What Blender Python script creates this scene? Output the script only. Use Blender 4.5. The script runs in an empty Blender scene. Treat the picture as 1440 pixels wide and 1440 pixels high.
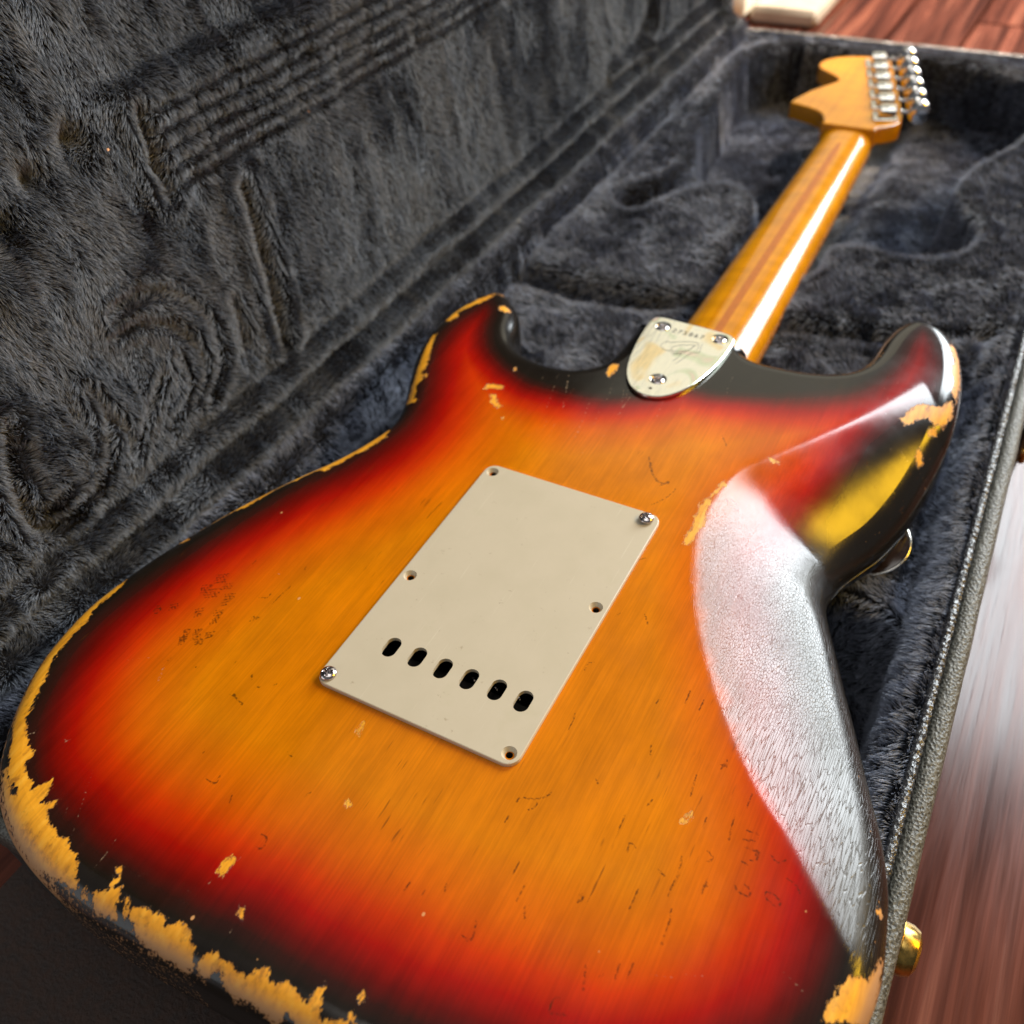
import bpy, math, random
import numpy as np
from mathutils import Vector, Matrix
from mathutils.geometry import delaunay_2d_cdt

# ------------------------------------------------------------------ camera
# all modelling below is written in millimetres; the scene itself is in metres
MM = 0.001
scene = bpy.context.scene
COL = scene.collection
RC = np.array([[0.88277092, 0.46661028, -0.05468408],
               [0.288768, -0.63072677, -0.72027549],
               [-0.37057866, 0.62004724, -0.69152937]])
CAM = np.array([140.13563, -172.12005, 296.17404])
FPX, CX, CY = 1312.625, 739.316, 714.627      # at 1440 px
cam_d = bpy.data.cameras.new('camera')
cam = bpy.data.objects.new('camera', cam_d)
COL.objects.link(cam)
scene.camera = cam
m = Matrix.Identity(4)
for r in range(3):
    m[r][0] = RC[0][r]; m[r][1] = -RC[1][r]; m[r][2] = -RC[2][r]; m[r][3] = CAM[r] * MM
cam.matrix_world = m
cam_d.lens = 24.0
cam_d.sensor_fit = 'HORIZONTAL'
cam_d.sensor_width = 24.0 * 1440 / FPX
cam_d.shift_x = 0.5 - CX / 1440
cam_d.shift_y = CY / 1440 - 0.5
cam_d.clip_start = 0.01
cam_d.clip_end = 60
cam_d.dof.use_dof = True
cam_d.dof.focus_distance = 0.355
cam_d.dof.aperture_fstop = 7.0

# ------------------------------------------------------------------ world, lamps, exposure
world = bpy.data.worlds.new('World')
scene.world = world
world.use_nodes = True
wbg = world.node_tree.nodes['Background']
wbg.inputs[0].default_value = (0.92, 0.95, 1.0, 1)
wbg.inputs[1].default_value = 0.13


def area(name, loc, target, sx, sy, radiance, color):
    l = bpy.data.lights.new(name, 'AREA')
    l.shape = 'RECTANGLE'
    l.size, l.size_y = sx, sy
    l.energy = radiance * math.pi * sx * sy
    l.color = color
    o = bpy.data.objects.new(name, l)
    COL.objects.link(o)
    o.location = loc
    d = Vector(target) - Vector(loc)
    o.rotation_euler = d.to_track_quat('-Z', 'Y').to_euler()
    return o


# a window, a warm panel added for the gold glint, an added overhead fill
area('window_light', (0.57, 1.50, 0.935), (0.57, 0.0, 0.935), 0.72, 1.37, 21.0, (0.89, 0.96, 1.0))
area('added_warm_panel', (1.55, 0.80, 1.26), (0.12, 0.18, 0.0), 0.66, 0.42, 24.0, (1.0, 0.56, 0.02))
area('overhead_fill', (0.2, -0.35, 2.3), (0.0, 0.1, 0.0), 1.7, 1.1, 2.1, (1.0, 0.98, 0.94))  # unseen fill lamp, placed clear of the body's reflections
area('room_fill', (-1.15, -1.3, 0.42), (0, 0, 0), 1.6, 1.0, 1.0, (0.92, 0.96, 1.0))  # unseen low panel, added for the grey streak on the body's side
area('wall_bounce', (-0.72, 2.0, 0.98), (-0.4, 0.2, 0.3), 1.30, 1.20, 0.95, (1.0, 0.92, 0.70))
sl_d = bpy.data.lights.new('sun_patch', 'SPOT')
sl_d.energy = 1500; sl_d.color = (1.0, 0.80, 0.62); sl_d.spot_size = math.radians(26); sl_d.spot_blend = .25; sl_d.shadow_soft_size = .02
sl_o = bpy.data.objects.new('sun_patch', sl_d); COL.objects.link(sl_o); sl_o.location = (0.55, 3.4, 2.3)
sl_o.rotation_euler = (Vector((0.0, 1.62, -.13)) - Vector((0.55, 3.4, 2.3))).to_track_quat('-Z', 'Y').to_euler()
scene.view_settings.view_transform = 'Standard'
scene.view_settings.look = 'None'
scene.view_settings.exposure = 0.0
scene.view_settings.gamma = 1.0
scene.cycles.use_denoising = True
scene.cycles.max_bounces = 6
scene.cycles.caustics_reflective = False
scene.cycles.caustics_refractive = False

rng = np.random.RandomState(7)


# ------------------------------------------------------------------ helpers
def unproj(q, z=0.0):
    """millimetre point on the plane z for a spot measured on the photograph (modelling aid)"""
    q = np.asarray(q, float)
    c = np.stack([(q[..., 0] - CX) / FPX, (q[..., 1] - CY) / FPX, np.ones(q.shape[:-1])], -1)
    d = c @ RC
    t = (z - CAM[2]) / d[..., 2]
    return (CAM + t[..., None] * d)[..., :2]


def props(o, label=None, cat=None, group=None, kind=None):
    if label: o['label'] = label
    if cat: o['category'] = cat
    if group: o['group'] = group
    if kind: o['kind'] = kind
    return o


def empty(name, loc=(0, 0, 0)):
    o = bpy.data.objects.new(name, None)
    o.empty_display_size = 0.02
    COL.objects.link(o)
    o.location = [v * MM for v in loc]
    return o


def mesh_obj(name, verts, faces, mat, parent=None, smooth=True, loc=None):
    me = bpy.data.meshes.new(name)
    v = np.asarray(verts, float) * MM
    if loc is not None:
        v = v - np.asarray(loc, float) * MM
    me.from_pydata(v.tolist(), [], [list(map(int, f)) for f in faces])
    me.validate()
    if smooth:
        me.polygons.foreach_set('use_smooth', [True] * len(me.polygons))
    me.update()
    if mat: me.materials.append(mat)
    o = bpy.data.objects.new(name, me)
    COL.objects.link(o)
    if loc is not None:
        o.location = [c * MM for c in loc]
    if parent:
        o.parent = parent
        # every parent sits at the scene origin or carries its own offset; keep world place
        if parent.location.length > 0:
            o.location = o.location - parent.location if loc is not None else -parent.location
    return o


def autosmooth(o, deg=35):
    me = o.data
    me.polygons.foreach_set('use_smooth', [True] * len(me.polygons))
    try:
        me.set_sharp_from_angle(angle=math.radians(deg))
    except Exception:
        pass


class MB:
    def __init__(self):
        self.v = []; self.f = []

    def add(self, verts, faces):
        b = len(self.v)
        self.v += [tuple(x) for x in verts]
        self.f += [[i + b for i in f] for f in faces]
        return self

    def box(self, x0, x1, y0, y1, z0, z1, bev=0.0):
        if bev <= 0:
            vs = [(x, y, z) for z in (z0, z1) for y in (y0, y1) for x in (x0, x1)]
            fs = [(0, 2, 3, 1), (4, 5, 7, 6), (0, 1, 5, 4), (2, 6, 7, 3), (0, 4, 6, 2), (1, 3, 7, 5)]
            return self.add(vs, fs)
        pts = []
        for (z, i) in ((z0, bev), (z0 + bev, 0), (z1 - bev, 0), (z1, bev)):
            pts.append([(x0 + i, y0 + bev + 0 * i, z), (x0 + bev, y0 + i, z), (x1 - bev, y0 + i, z), (x1 - i, y0 + bev, z),
                        (x1 - i, y1 - bev, z), (x1 - bev, y1 - i, z), (x0 + bev, y1 - i, z), (x0 + i, y1 - bev, z)])
        pts[0] = [(min(max(a, x0 + bev), x1 - bev), min(max(b, y0 + bev), y1 - bev), c) for a, b, c in pts[0]]
        pts[3] = [(min(max(a, x0 + bev), x1 - bev), min(max(b, y0 + bev), y1 - bev), c) for a, b, c in pts[3]]
        vs = [q for r_ in pts for q in r_]
        fs = []
        for k in range(3):
            for j in range(8):
                a, b = k * 8 + j, k * 8 + (j + 1) % 8
                fs.append((a, b, b + 8, a + 8))
        fs.append(tuple(range(7, -1, -1)))
        fs.append(tuple(range(24, 32)))
        return self.add(vs, fs)

    def lathe(self, prof, n=32, origin=(0, 0, 0), axis='z', cap0=True, cap1=True):
        vs = []; fs = []
        for (r, h) in prof:
            for k in range(n):
                a = 2 * math.pi * k / n
                x, y, z = r * math.cos(a), r * math.sin(a), h
                if axis == 'x': x, y, z = h, x, y
                if axis == 'y': x, y, z = y, h, x
                vs.append((x + origin[0], y + origin[1], z + origin[2]))
        for i in range(len(prof) - 1):
            for k in range(n):
                a, b = i * n + k, i * n + (k + 1) % n
                fs.append((a, b, b + n, a + n))
        if cap0: fs.append(tuple(range(n - 1, -1, -1)))
        if cap1: fs.append(tuple(range((len(prof) - 1) * n, len(prof) * n)))
        return self.add(vs, fs)

    def tube(self, path, r, n=8, closed=False):
        P = np.asarray(path, float); N = len(P)
        T = (np.roll(P, -1, 0) - np.roll(P, 1, 0)) if closed else np.gradient(P, axis=0)
        T /= np.linalg.norm(T, axis=1)[:, None] + 1e-12
        up = np.array([0, 0, 1.0])
        vs = []
        for i in range(N):
            a = np.cross(T[i], up)
            if np.linalg.norm(a) < 1e-3: a = np.cross(T[i], [0, 1.0, 0])
            a /= np.linalg.norm(a); b = np.cross(a, T[i])
            rr = r[i] if hasattr(r, '__len__') else r
            for k in range(n):
                t = 2 * math.pi * k / n
                vs.append(P[i] + rr * (math.cos(t) * a + math.sin(t) * b))
        fs = []
        for i in range(N if closed else N - 1):
            for k in range(n):
                a, b = i * n + k, i * n + (k + 1) % n
                c, d = ((i + 1) % N) * n + (k + 1) % n, ((i + 1) % N) * n + k
                fs.append((a, b, c, d))
        if not closed:
            fs.append(tuple(range(n - 1, -1, -1)))
            fs.append(tuple(range((N - 1) * n, N * n)))
        return self.add(vs, fs)

    def obj(self, name, mat, parent=None, smooth=None, loc=None):
        o = mesh_obj(name, self.v, self.f, mat, parent, smooth=False, loc=loc)
        if smooth: autosmooth(o, smooth)
        return o


def spline(P, n=6, closed=True):
    P = np.array(P, float); N = len(P); o = []
    rngi = range(N) if closed else range(N - 1)
    for i in rngi:
        if closed:
            a, b, c, d = P[i - 1], P[i], P[(i + 1) % N], P[(i + 2) % N]
        else:
            a, b, c, d = P[max(i - 1, 0)], P[i], P[i + 1], P[min(i + 2, N - 1)]
        for k in range(n):
            t = k / n
            o.append(.5 * ((2 * b) + (-a + c) * t + (2 * a - 5 * b + 4 * c - d) * t * t + (-a + 3 * b - 3 * c + d) * t ** 3))
    if not closed: o.append(P[-1])
    return np.array(o)


def resample(P, step, closed=True):
    Q = np.vstack([P, P[:1]]) if closed else P
    L = np.r_[0, np.cumsum(np.linalg.norm(np.diff(Q, axis=0), axis=1))]
    n = max(8, int(round(L[-1] / step)))
    t = np.linspace(0, L[-1], n, endpoint=False) if closed else np.linspace(0, L[-1], n)
    return np.stack([np.interp(t, L, Q[:, k]) for k in range(Q.shape[1])], 1)


def seg_dist(P, A, closed=True, chunk=20000):
    """distance of points P to polyline A"""
    a = A if closed else A[:-1]
    b = np.roll(A, -1, 0) if closed else A[1:]
    ab = b - a; l2 = (ab ** 2).sum(1) + 1e-12
    out = np.empty(len(P))
    for i in range(0, len(P), chunk):
        p = P[i:i + chunk, None, :]
        t = np.clip(((p - a) * ab).sum(2) / l2, 0, 1)
        out[i:i + chunk] = np.sqrt((((a + ab * t[..., None]) - p) ** 2).sum(2).min(1))
    return out


def inside(P, A):
    x, y = P[:, 0], P[:, 1]
    c = np.zeros(len(P), bool)
    n = len(A)
    for i in range(n):
        x0, y0 = A[i]; x1, y1 = A[(i + 1) % n]
        if y0 == y1: continue
        k = ((y0 > y) != (y1 > y)) & (x < (x1 - x0) * (y - y0) / (y1 - y0) + x0)
        c ^= k
    return c


def sdf(P, A):
    """signed distance, positive inside the polygon"""
    d = seg_dist(P, A)
    return np.where(inside(P, A), d, -d)


_tabs = {}


def vnoise(x, y, seed=0):
    if seed not in _tabs:
        _tabs[seed] = np.random.RandomState(seed).rand(256, 256)
    T = _tabs[seed]
    xi, yi = np.floor(x).astype(int), np.floor(y).astype(int)
    fx, fy = x - xi, y - yi
    fx = fx * fx * (3 - 2 * fx); fy = fy * fy * (3 - 2 * fy)
    g = lambda a, b: T[a % 256, b % 256]
    return ((g(xi, yi) * (1 - fx) + g(xi + 1, yi) * fx) * (1 - fy) +
            (g(xi, yi + 1) * (1 - fx) + g(xi + 1, yi + 1) * fx) * fy)


def fnoise(x, y, seed=0, oc=3):
    s = 0; a = 1; t = 0
    for k in range(oc):
        s = s + a * (vnoise(x * 2 ** k, y * 2 ** k, seed + k) - .5); t += a; a *= .5
    return s / t * 2


def sstep(a, b, x):
    t = np.clip((x - a) / (b - a), 0, 1)
    return t * t * (3 - 2 * t)


def cdt(outer, holes=(), extra=None):
    """triangulate the area inside `outer` minus `holes`; returns pts, tris"""
    pts = [Vector(p) for p in outer]; edges = []
    n = len(outer); edges += [(i, (i + 1) % n) for i in range(n)]
    for h in holes:
        b = len(pts); pts += [Vector(p) for p in h]
        edges += [(b + i, b + (i + 1) % len(h)) for i in range(len(h))]
    if extra is not None: pts += [Vector(p) for p in extra]
    v, e, f, ov, oe, of = delaunay_2d_cdt(pts, edges, [], 0, 1e-6)
    V = np.array([tuple(p) for p in v]); F = np.array([t for t in f if len(t) == 3])
    c = V[F].mean(1)
    k = inside(c, np.asarray(outer))
    for h in holes: k &= ~inside(c, np.asarray(h))
    F = F[k]
    # orient up
    a, b, d = V[F[:, 0]], V[F[:, 1]], V[F[:, 2]]
    s = (b[:, 0] - a[:, 0]) * (d[:, 1] - a[:, 1]) - (b[:, 1] - a[:, 1]) * (d[:, 0] - a[:, 0])
    F[s < 0] = F[s < 0][:, ::-1]
    return V, F


def circle(cx, cy, r, n=24):
    return np.array([(cx + r * math.cos(2 * math.pi * k / n), cy + r * math.sin(2 * math.pi * k / n)) for k in range(n)])


def area2(P):
    P = np.asarray(P)
    return ((P[:, 0] * np.roll(P[:, 1], -1)) - (np.roll(P[:, 0], -1) * P[:, 1])).sum() / 2


def offset_in(P, d):
    """move a counter-clockwise closed loop inwards by d"""
    P = np.asarray(P, float)
    T = np.roll(P, -1, 0) - np.roll(P, 1, 0)
    T /= np.linalg.norm(T, axis=1)[:, None] + 1e-12
    N = np.stack([-T[:, 1], T[:, 0]], 1)
    return P + N * d


def plate(mb, outer, holes, z0, z1, bev=0.0, zfun=None):
    """flat piece with real holes; holes = [(loop_top, loop_bottom)] (bottom may be smaller: countersink)"""
    outer = np.asarray(outer, float)
    if area2(outer) < 0: outer = outer[::-1]
    top = offset_in(outer, bev) if bev else outer
    V, F = cdt(top, [h[0] for h in holes])
    mb.add([(x, y, z1) for x, y in V], F.tolist())
    V, F = cdt(outer, [h[1] for h in holes])
    mb.add([(x, y, z0) for x, y in V], [f[::-1] for f in F.tolist()])
    n = len(outer)
    rings = [(outer, z0), (outer, z1 - bev)]
    if bev: rings += [(offset_in(outer, bev * .3), z1 - bev * .3), (top, z1)]
    vs = [(x, y, z) for r_, z in rings for x, y in r_]
    fs = [(k * n + i, k * n + (i + 1) % n, (k + 1) * n + (i + 1) % n, (k + 1) * n + i) for k in range(len(rings) - 1) for i in range(n)]
    mb.add(vs, fs)
    for a, b in holes:
        k = len(a)
        vs = [(x, y, z1) for x, y in a] + [(x, y, z0) for x, y in b]
        mb.add(vs, [(i, i + k, (i + 1) % k + k, (i + 1) % k) for i in range(k)])


# ------------------------------------------------------------------ materials
class NT:
    def __init__(self, name):
        self.m = bpy.data.materials.new(name); self.m.use_nodes = True
        self.t = self.m.node_tree; self.n = self.t.nodes
        self.b = self.n['Principled BSDF']

    def new(self, t, **kw):
        n = self.n.new(t)
        for k, v in kw.items(): setattr(n, k, v)
        return n

    def link(self, a, b): self.t.links.new(a, b)

    def attr(self, name):
        return self.new('ShaderNodeAttribute', attribute_name=name).outputs['Fac']

    def coord(self, scale=(1, 1, 1), rot=(0, 0, 0), kind='Object'):
        c = self.new('ShaderNodeTexCoord'); mp = self.new('ShaderNodeMapping')
        mp.inputs['Scale'].default_value = scale; mp.inputs['Rotation'].default_value = rot
        self.link(c.outputs[kind], mp.inputs[0]); return mp.outputs[0]

    def noise(self, vec, scale=1.0, detail=3.0, rough=.5, dist=0.0):
        n = self.new('ShaderNodeTexNoise')
        n.inputs['Scale'].default_value = scale; n.inputs['Detail'].default_value = detail
        n.inputs['Roughness'].default_value = rough; n.inputs['Distortion'].default_value = dist
        self.link(vec, n.inputs['Vector']); return n.outputs['Fac']

    def voronoi(self, vec, scale=1.0, feature='F1', out='Distance', rnd=1.0):
        n = self.new('ShaderNodeTexVoronoi', feature=feature)
        n.inputs['Scale'].default_value = scale; n.inputs['Randomness'].default_value = rnd
        self.link(vec, n.inputs['Vector']); return n.outputs[out]

    def math(self, op, a, b=None, c=None, clamp=False):
        n = self.new('ShaderNodeMath', operation=op, use_clamp=clamp)
        for i, v in enumerate((a, b, c)):
            if v is None: continue
            if isinstance(v, (int, float)): n.inputs[i].default_value = v
            else: self.link(v, n.inputs[i])
        return n.outputs[0]

    def range(self, v, a, b, c=0.0, d=1.0, smooth=True):
        n = self.new('ShaderNodeMapRange', interpolation_type='SMOOTHSTEP' if smooth else 'LINEAR')
        self.link(v, n.inputs[0])
        for i, x in enumerate((a, b, c, d)): n.inputs[i + 1].default_value = x
        return n.outputs[0]

    def ramp(self, v, stops):
        n = self.new('ShaderNodeValToRGB'); e = n.color_ramp.elements
        while len(e) > 1: e.remove(e[-1])
        for i, (p, c) in enumerate(stops):
            x = e[0] if i == 0 else e.new(p)
            x.position = p; x.color = (*c, 1)
        self.link(v, n.inputs[0]); return n.outputs[0]

    def mix(self, f, a, b, mode='MIX'):
        n = self.new('ShaderNodeMix', data_type='RGBA', blend_type=mode)
        if isinstance(f, (int, float)): n.inputs[0].default_value = f
        else: self.link(f, n.inputs[0])
        for i, v in ((6, a), (7, b)):
            if isinstance(v, tuple): n.inputs[i].default_value = (*v, 1)
            else: self.link(v, n.inputs[i])
        return n.outputs[2]

    def bump(self, h, dist, strength=1.0, prev=None):
        n = self.new('ShaderNodeBump'); n.inputs['Distance'].default_value = dist
        n.inputs['Strength'].default_value = strength
        self.link(h, n.inputs['Height'])
        if prev is not None: self.link(prev, n.inputs['Normal'])
        return n.outputs[0]

    def set(self, **kw):
        for k, v in kw.items():
            k = {'color': 'Base Color', 'rough': 'Roughness', 'metal': 'Metallic', 'normal': 'Normal', 'spec': 'Specular IOR Level',
                 'coat': 'Coat Weight', 'coat_rough': 'Coat Roughness', 'sheen': 'Sheen Weight', 'trans': 'Transmission Weight',
                 'ior': 'IOR', 'alpha': 'Alpha', 'sss': 'Subsurface Weight'}.get(k, k)
            i = self.b.inputs[k]
            if isinstance(v, (int, float)): i.default_value = v
            elif isinstance(v, tuple): i.default_value = (*v, 1) if len(v) == 3 and i.type == 'RGBA' else v
            else: self.link(v, i)
        return self.m


def srgb(*c):
    return tuple((v / 255 / 12.92) if v / 255 <= .04045 else ((v / 255 + .055) / 1.055) ** 2.4 for v in c)


def mat_lacquer():
    t = NT('sunburst_lacquer')
    g1 = t.noise(t.coord((220, 9, 220)), 1, 4, .6)
    g2 = t.noise(t.coord((1100, 30, 1100)), 1, 3, .6)
    big = t.noise(t.coord((28, 12, 28)), 1, 2, .5)
    e = t.math('ADD', t.attr('burst'), t.math('MULTIPLY', t.math('SUBTRACT', g1, .5), 2.4))
    e = t.math('ADD', e, t.math('MULTIPLY', t.math('SUBTRACT', big, .5), 8.0))
    col = t.ramp(t.math('DIVIDE', e, 100.0), [
        (0.0, (.010, .008, .006)), (.11, (.013, .009, .006)), (.16, (.035, .008, .005)), (.22, (.13, .004, .002)),
        (.31, (.38, .006, .001)), (.40, (.58, .036, .001)), (.54, (.66, .122, .001)), (.76, (.67, .195, .001)), (1.0, (.67, .195, .001))])
    # figure of the ash under the lacquer
    gm = t.range(g2, .25, .75, .87, 1.05)
    gm2 = t.range(g1, .2, .8, .92, 1.05)
    gm3 = t.range(t.noise(t.coord((38, 18, 38)), 1, 5, .65), .25, .75, .80, 1.08)
    k = t.math('MULTIPLY', t.math('MULTIPLY', gm, gm2), gm3)
    v = t.new('ShaderNodeCombineColor'); [t.link(k, v.inputs[i]) for i in range(3)]
    col = t.mix(1.0, col, v.outputs[0], 'MULTIPLY')
    # silver window reflection on the belly cut, put into the colour as grey
    col = t.mix(t.math('MULTIPLY', t.attr('belly_sheen'), .68), col, (.10, .098, .088))
    # dark grain pores (long dashes)
    po = t.noise(t.coord((520, 62, 520), rot=(0, 0, .04)), 1, 2, .4)
    pm = t.noise(t.coord((16, 9, 16)), 1, 2, .5)
    pore = t.math('MULTIPLY', t.range(po, .66, .76), t.range(pm, .50, .68))
    col = t.mix(t.math('MULTIPLY', pore, .6), col, (.07, .022, .003))
    # pressed-in dings
    ding = t.range(t.math('ADD', t.attr('ding'), t.math('MULTIPLY', t.math('SUBTRACT', t.noise(t.coord((900, 900, 900)), 1, 2), .5), .9)), -.15, .35)
    col = t.mix(t.math('MULTIPLY', ding, .75), col, (.04, .014, .003))
    # tiny random nicks, pale
    vo = t.voronoi(t.coord((75, 55, 75)), 1, 'F1', 'Distance')
    vc = t.voronoi(t.coord((75, 55, 75)), 1, 'F1', 'Color')
    sp = t.new('ShaderNodeSeparateColor'); t.link(vc, sp.inputs[0])
    nick = t.math('MULTIPLY', t.range(vo, .05, .035), t.math('GREATER_THAN', sp.outputs[0], .86))
    col = t.mix(t.math('MULTIPLY', nick, .8), col, (.72, .36, .14))
    # fine pale scratches in the dark burst
    scr = t.attr('scratch')
    sc = t.math('MULTIPLY', t.range(t.math('ADD', scr, t.math('MULTIPLY', t.math('SUBTRACT', t.noise(t.coord((700, 700, 700)), 1, 3), .5), 1.4)), -.05, .3), .55)
    col = t.mix(sc, col, (.42, .30, .20))
    # bare wood where the finish has gone
    jag = t.math('ADD', t.math('MULTIPLY', t.math('SUBTRACT', t.noise(t.coord((760, 330, 760), rot=(0, 0, .25)), 1, 6, .72), .5), 7.0),
                 t.math('MULTIPLY', t.math('SUBTRACT', t.noise(t.coord((190, 120, 190)), 1, 2, .5), .5), 1.6))
    w = t.math('ADD', t.attr('wear'), jag)
    wear = t.range(w, -.12, .12)
    bare = t.ramp(t.noise(t.coord((420, 50, 420)), 1, 4, .6), [(.25, (.55, .22, .012)), (.5, (.84, .36, .012)), (.7, (.90, .45, .04))])
    stain = t.range(t.noise(t.coord((210, 120, 210)), 1, 6, .7), .52, .68)
    bare = t.mix(t.math('MULTIPLY', stain, .6), bare, (.20, .065, .010))
    pale = t.attr('paleside')
    bare = t.mix(pale, bare, (.46, .24, .11))
    rimm = t.math('SUBTRACT', 1.0, t.range(w, .05, .75))
    bare = t.mix(t.math('MULTIPLY', rimm, .6), bare, (.34, .12, .015))
    col = t.mix(wear, col, bare)
    # checking of the lacquer: fine lines along the grain on the belly cut
    ck = t.attr('crackle')
    c1 = t.voronoi(t.coord((1150, 62, 500)), 1, 'DISTANCE_TO_EDGE', 'Distance')
    c2 = t.voronoi(t.coord((1250, 520, 500), rot=(0, 0, .5)), 1, 'DISTANCE_TO_EDGE', 'Distance')
    cm = t.range(t.noise(t.coord((22, 16, 22)), 1, 2), .42, .58)
    cy = t.attr('crackdir')
    l1 = t.range(c1, 0, .07); l2 = t.range(c2, 0, .07)
    lm = t.new('ShaderNodeMix', data_type='FLOAT'); t.link(cy, lm.inputs[0]); t.link(l1, lm.inputs[2]); t.link(l2, lm.inputs[3])
    ckh = t.math('MULTIPLY', lm.outputs[0], ck)
    n = t.bump(ckh, .00011, .48)
    fine = t.noise(t.coord((1500, 260, 1500)), 1, 3, .7)
    n = t.bump(t.math('MULTIPLY', fine, t.math('ADD', t.math('MULTIPLY', ck, .5), .2)), .00010, .35, n)
    wav = t.noise(t.coord((60, 25, 60)), 1, 2)
    n = t.bump(wav, .0006, .12, n)
    n = t.bump(t.math('SUBTRACT', 1.0, t.math('MAXIMUM', wear, t.math('MULTIPLY', ding, .12))), .00018, .5, n)
    ro = t.math('ADD', t.range(t.noise(t.coord((40, 40, 40)), 1, 4, .6), .3, .7, .15, .22), t.math('MULTIPLY', ck, .06))
    ro = t.math('ADD', ro, t.math('MULTIPLY', wear, .3))
    return t.set(color=col, rough=ro, normal=n, spec=.5)


def mat_neck():
    t = NT('amber_maple')
    g = t.noise(t.coord((300, 7, 300)), 1, 4, .6)
    f = t.noise(t.coord((35, 90, 35), rot=(0, 0, .3)), 1, 2)
    col = t.ramp(g, [(.2, (.46, .15, .001)), (.5, (.60, .23, .002)), (.8, (.66, .275, .003))])
    k = t.range(f, .3, .7, .88, 1.08)
    v = t.new('ShaderNodeCombineColor'); [t.link(k, v.inputs[i]) for i in range(3)]
    col = t.mix(1.0, col, v.outputs[0], 'MULTIPLY')
    n = t.bump(t.noise(t.coord((90, 22, 90)), 1, 4), .0006, .22)
    return t.set(color=col, rough=.15, normal=n, spec=.45)


def mat_plain(name, color, rough=.5, metal=0.0, noise=None, bump=None, spec=.5, **kw):
    t = NT(name)
    c = color
    if noise:
        sc, amt = noise
        f = t.noise(t.coord((sc, sc, sc)), 1, 4, .6)
        k = t.range(f, .25, .75, 1 - amt, 1 + amt * .5)
        v = t.new('ShaderNodeCombineColor'); [t.link(k, v.inputs[i]) for i in range(3)]
        c = t.mix(1.0, color, v.outputs[0], 'MULTIPLY')
        kw['rough_'] = t.range(f, .3, .7, max(rough - .07, .02), rough + .1)
    if bump:
        sc, d, s = bump
        kw['normal'] = t.bump(t.noise(t.coord((sc, sc, sc)), 1, 4, .6), d, s)
    r = kw.pop('rough_', rough)
    return t.set(color=c, rough=r, metal=metal, spec=spec, **kw)


def mat_cover():
    t = NT('aged_white_plastic')
    f = t.noise(t.coord((45, 45, 45)), 1, 4, .6)
    col = t.ramp(f, [(.3, (.53, .465, .345)), (.6, (.56, .49, .37)), (.8, (.52, .46, .33))])
    g = t.noise(t.coord((260, 260, 260)), 1, 4, .7)
    col = t.mix(t.range(g, .64, .74, 0, .45), col, (.26, .18, .10))
    sc_ = t.noise(t.coord((1300, 35, 400), rot=(0, 0, -.5)), 1, 2)
    col = t.mix(t.range(sc_, .68, .76, 0, .3), col, (.75, .70, .58))
    s = t.noise(t.coord((900, 60, 400), rot=(0, 0, .7)), 1, 2)
    n = t.bump(s, .00005, .25)
    return t.set(color=col, rough=.34, normal=n, spec=.5, sss=.0)


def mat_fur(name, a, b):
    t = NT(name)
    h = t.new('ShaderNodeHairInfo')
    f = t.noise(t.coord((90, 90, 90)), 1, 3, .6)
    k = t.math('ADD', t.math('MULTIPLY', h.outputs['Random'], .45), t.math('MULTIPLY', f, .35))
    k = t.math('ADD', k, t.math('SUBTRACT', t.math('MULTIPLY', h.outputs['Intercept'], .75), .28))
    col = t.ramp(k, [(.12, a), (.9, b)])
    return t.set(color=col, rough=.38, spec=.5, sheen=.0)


def mat_backing(name, c):
    t = NT(name)
    f = t.noise(t.coord((260, 260, 260)), 1, 5, .7)
    col = t.ramp(f, [(.3, tuple(x * .5 for x in c)), (.7, c)])
    n = t.bump(f, .003, .8)
    return t.set(color=col, rough=.95, normal=n, spec=.1)


def mat_vinyl(name, c, c2, scale=520, spec=.6, rough=.38):
    t = NT(name)
    v = t.voronoi(t.coord((scale, scale * .8, scale)), 1, 'F1', 'Distance')
    g = t.noise(t.coord((scale * 1.4,) * 3), 1, 3, .6)
    h = t.math('ADD', v, t.math('MULTIPLY', g, .8))
    col = t.mix(t.range(h, .4, 1.1), c2, c)
    n = t.bump(h, .0006, .9)
    return t.set(color=col, rough=rough, normal=n, spec=spec)


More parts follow.
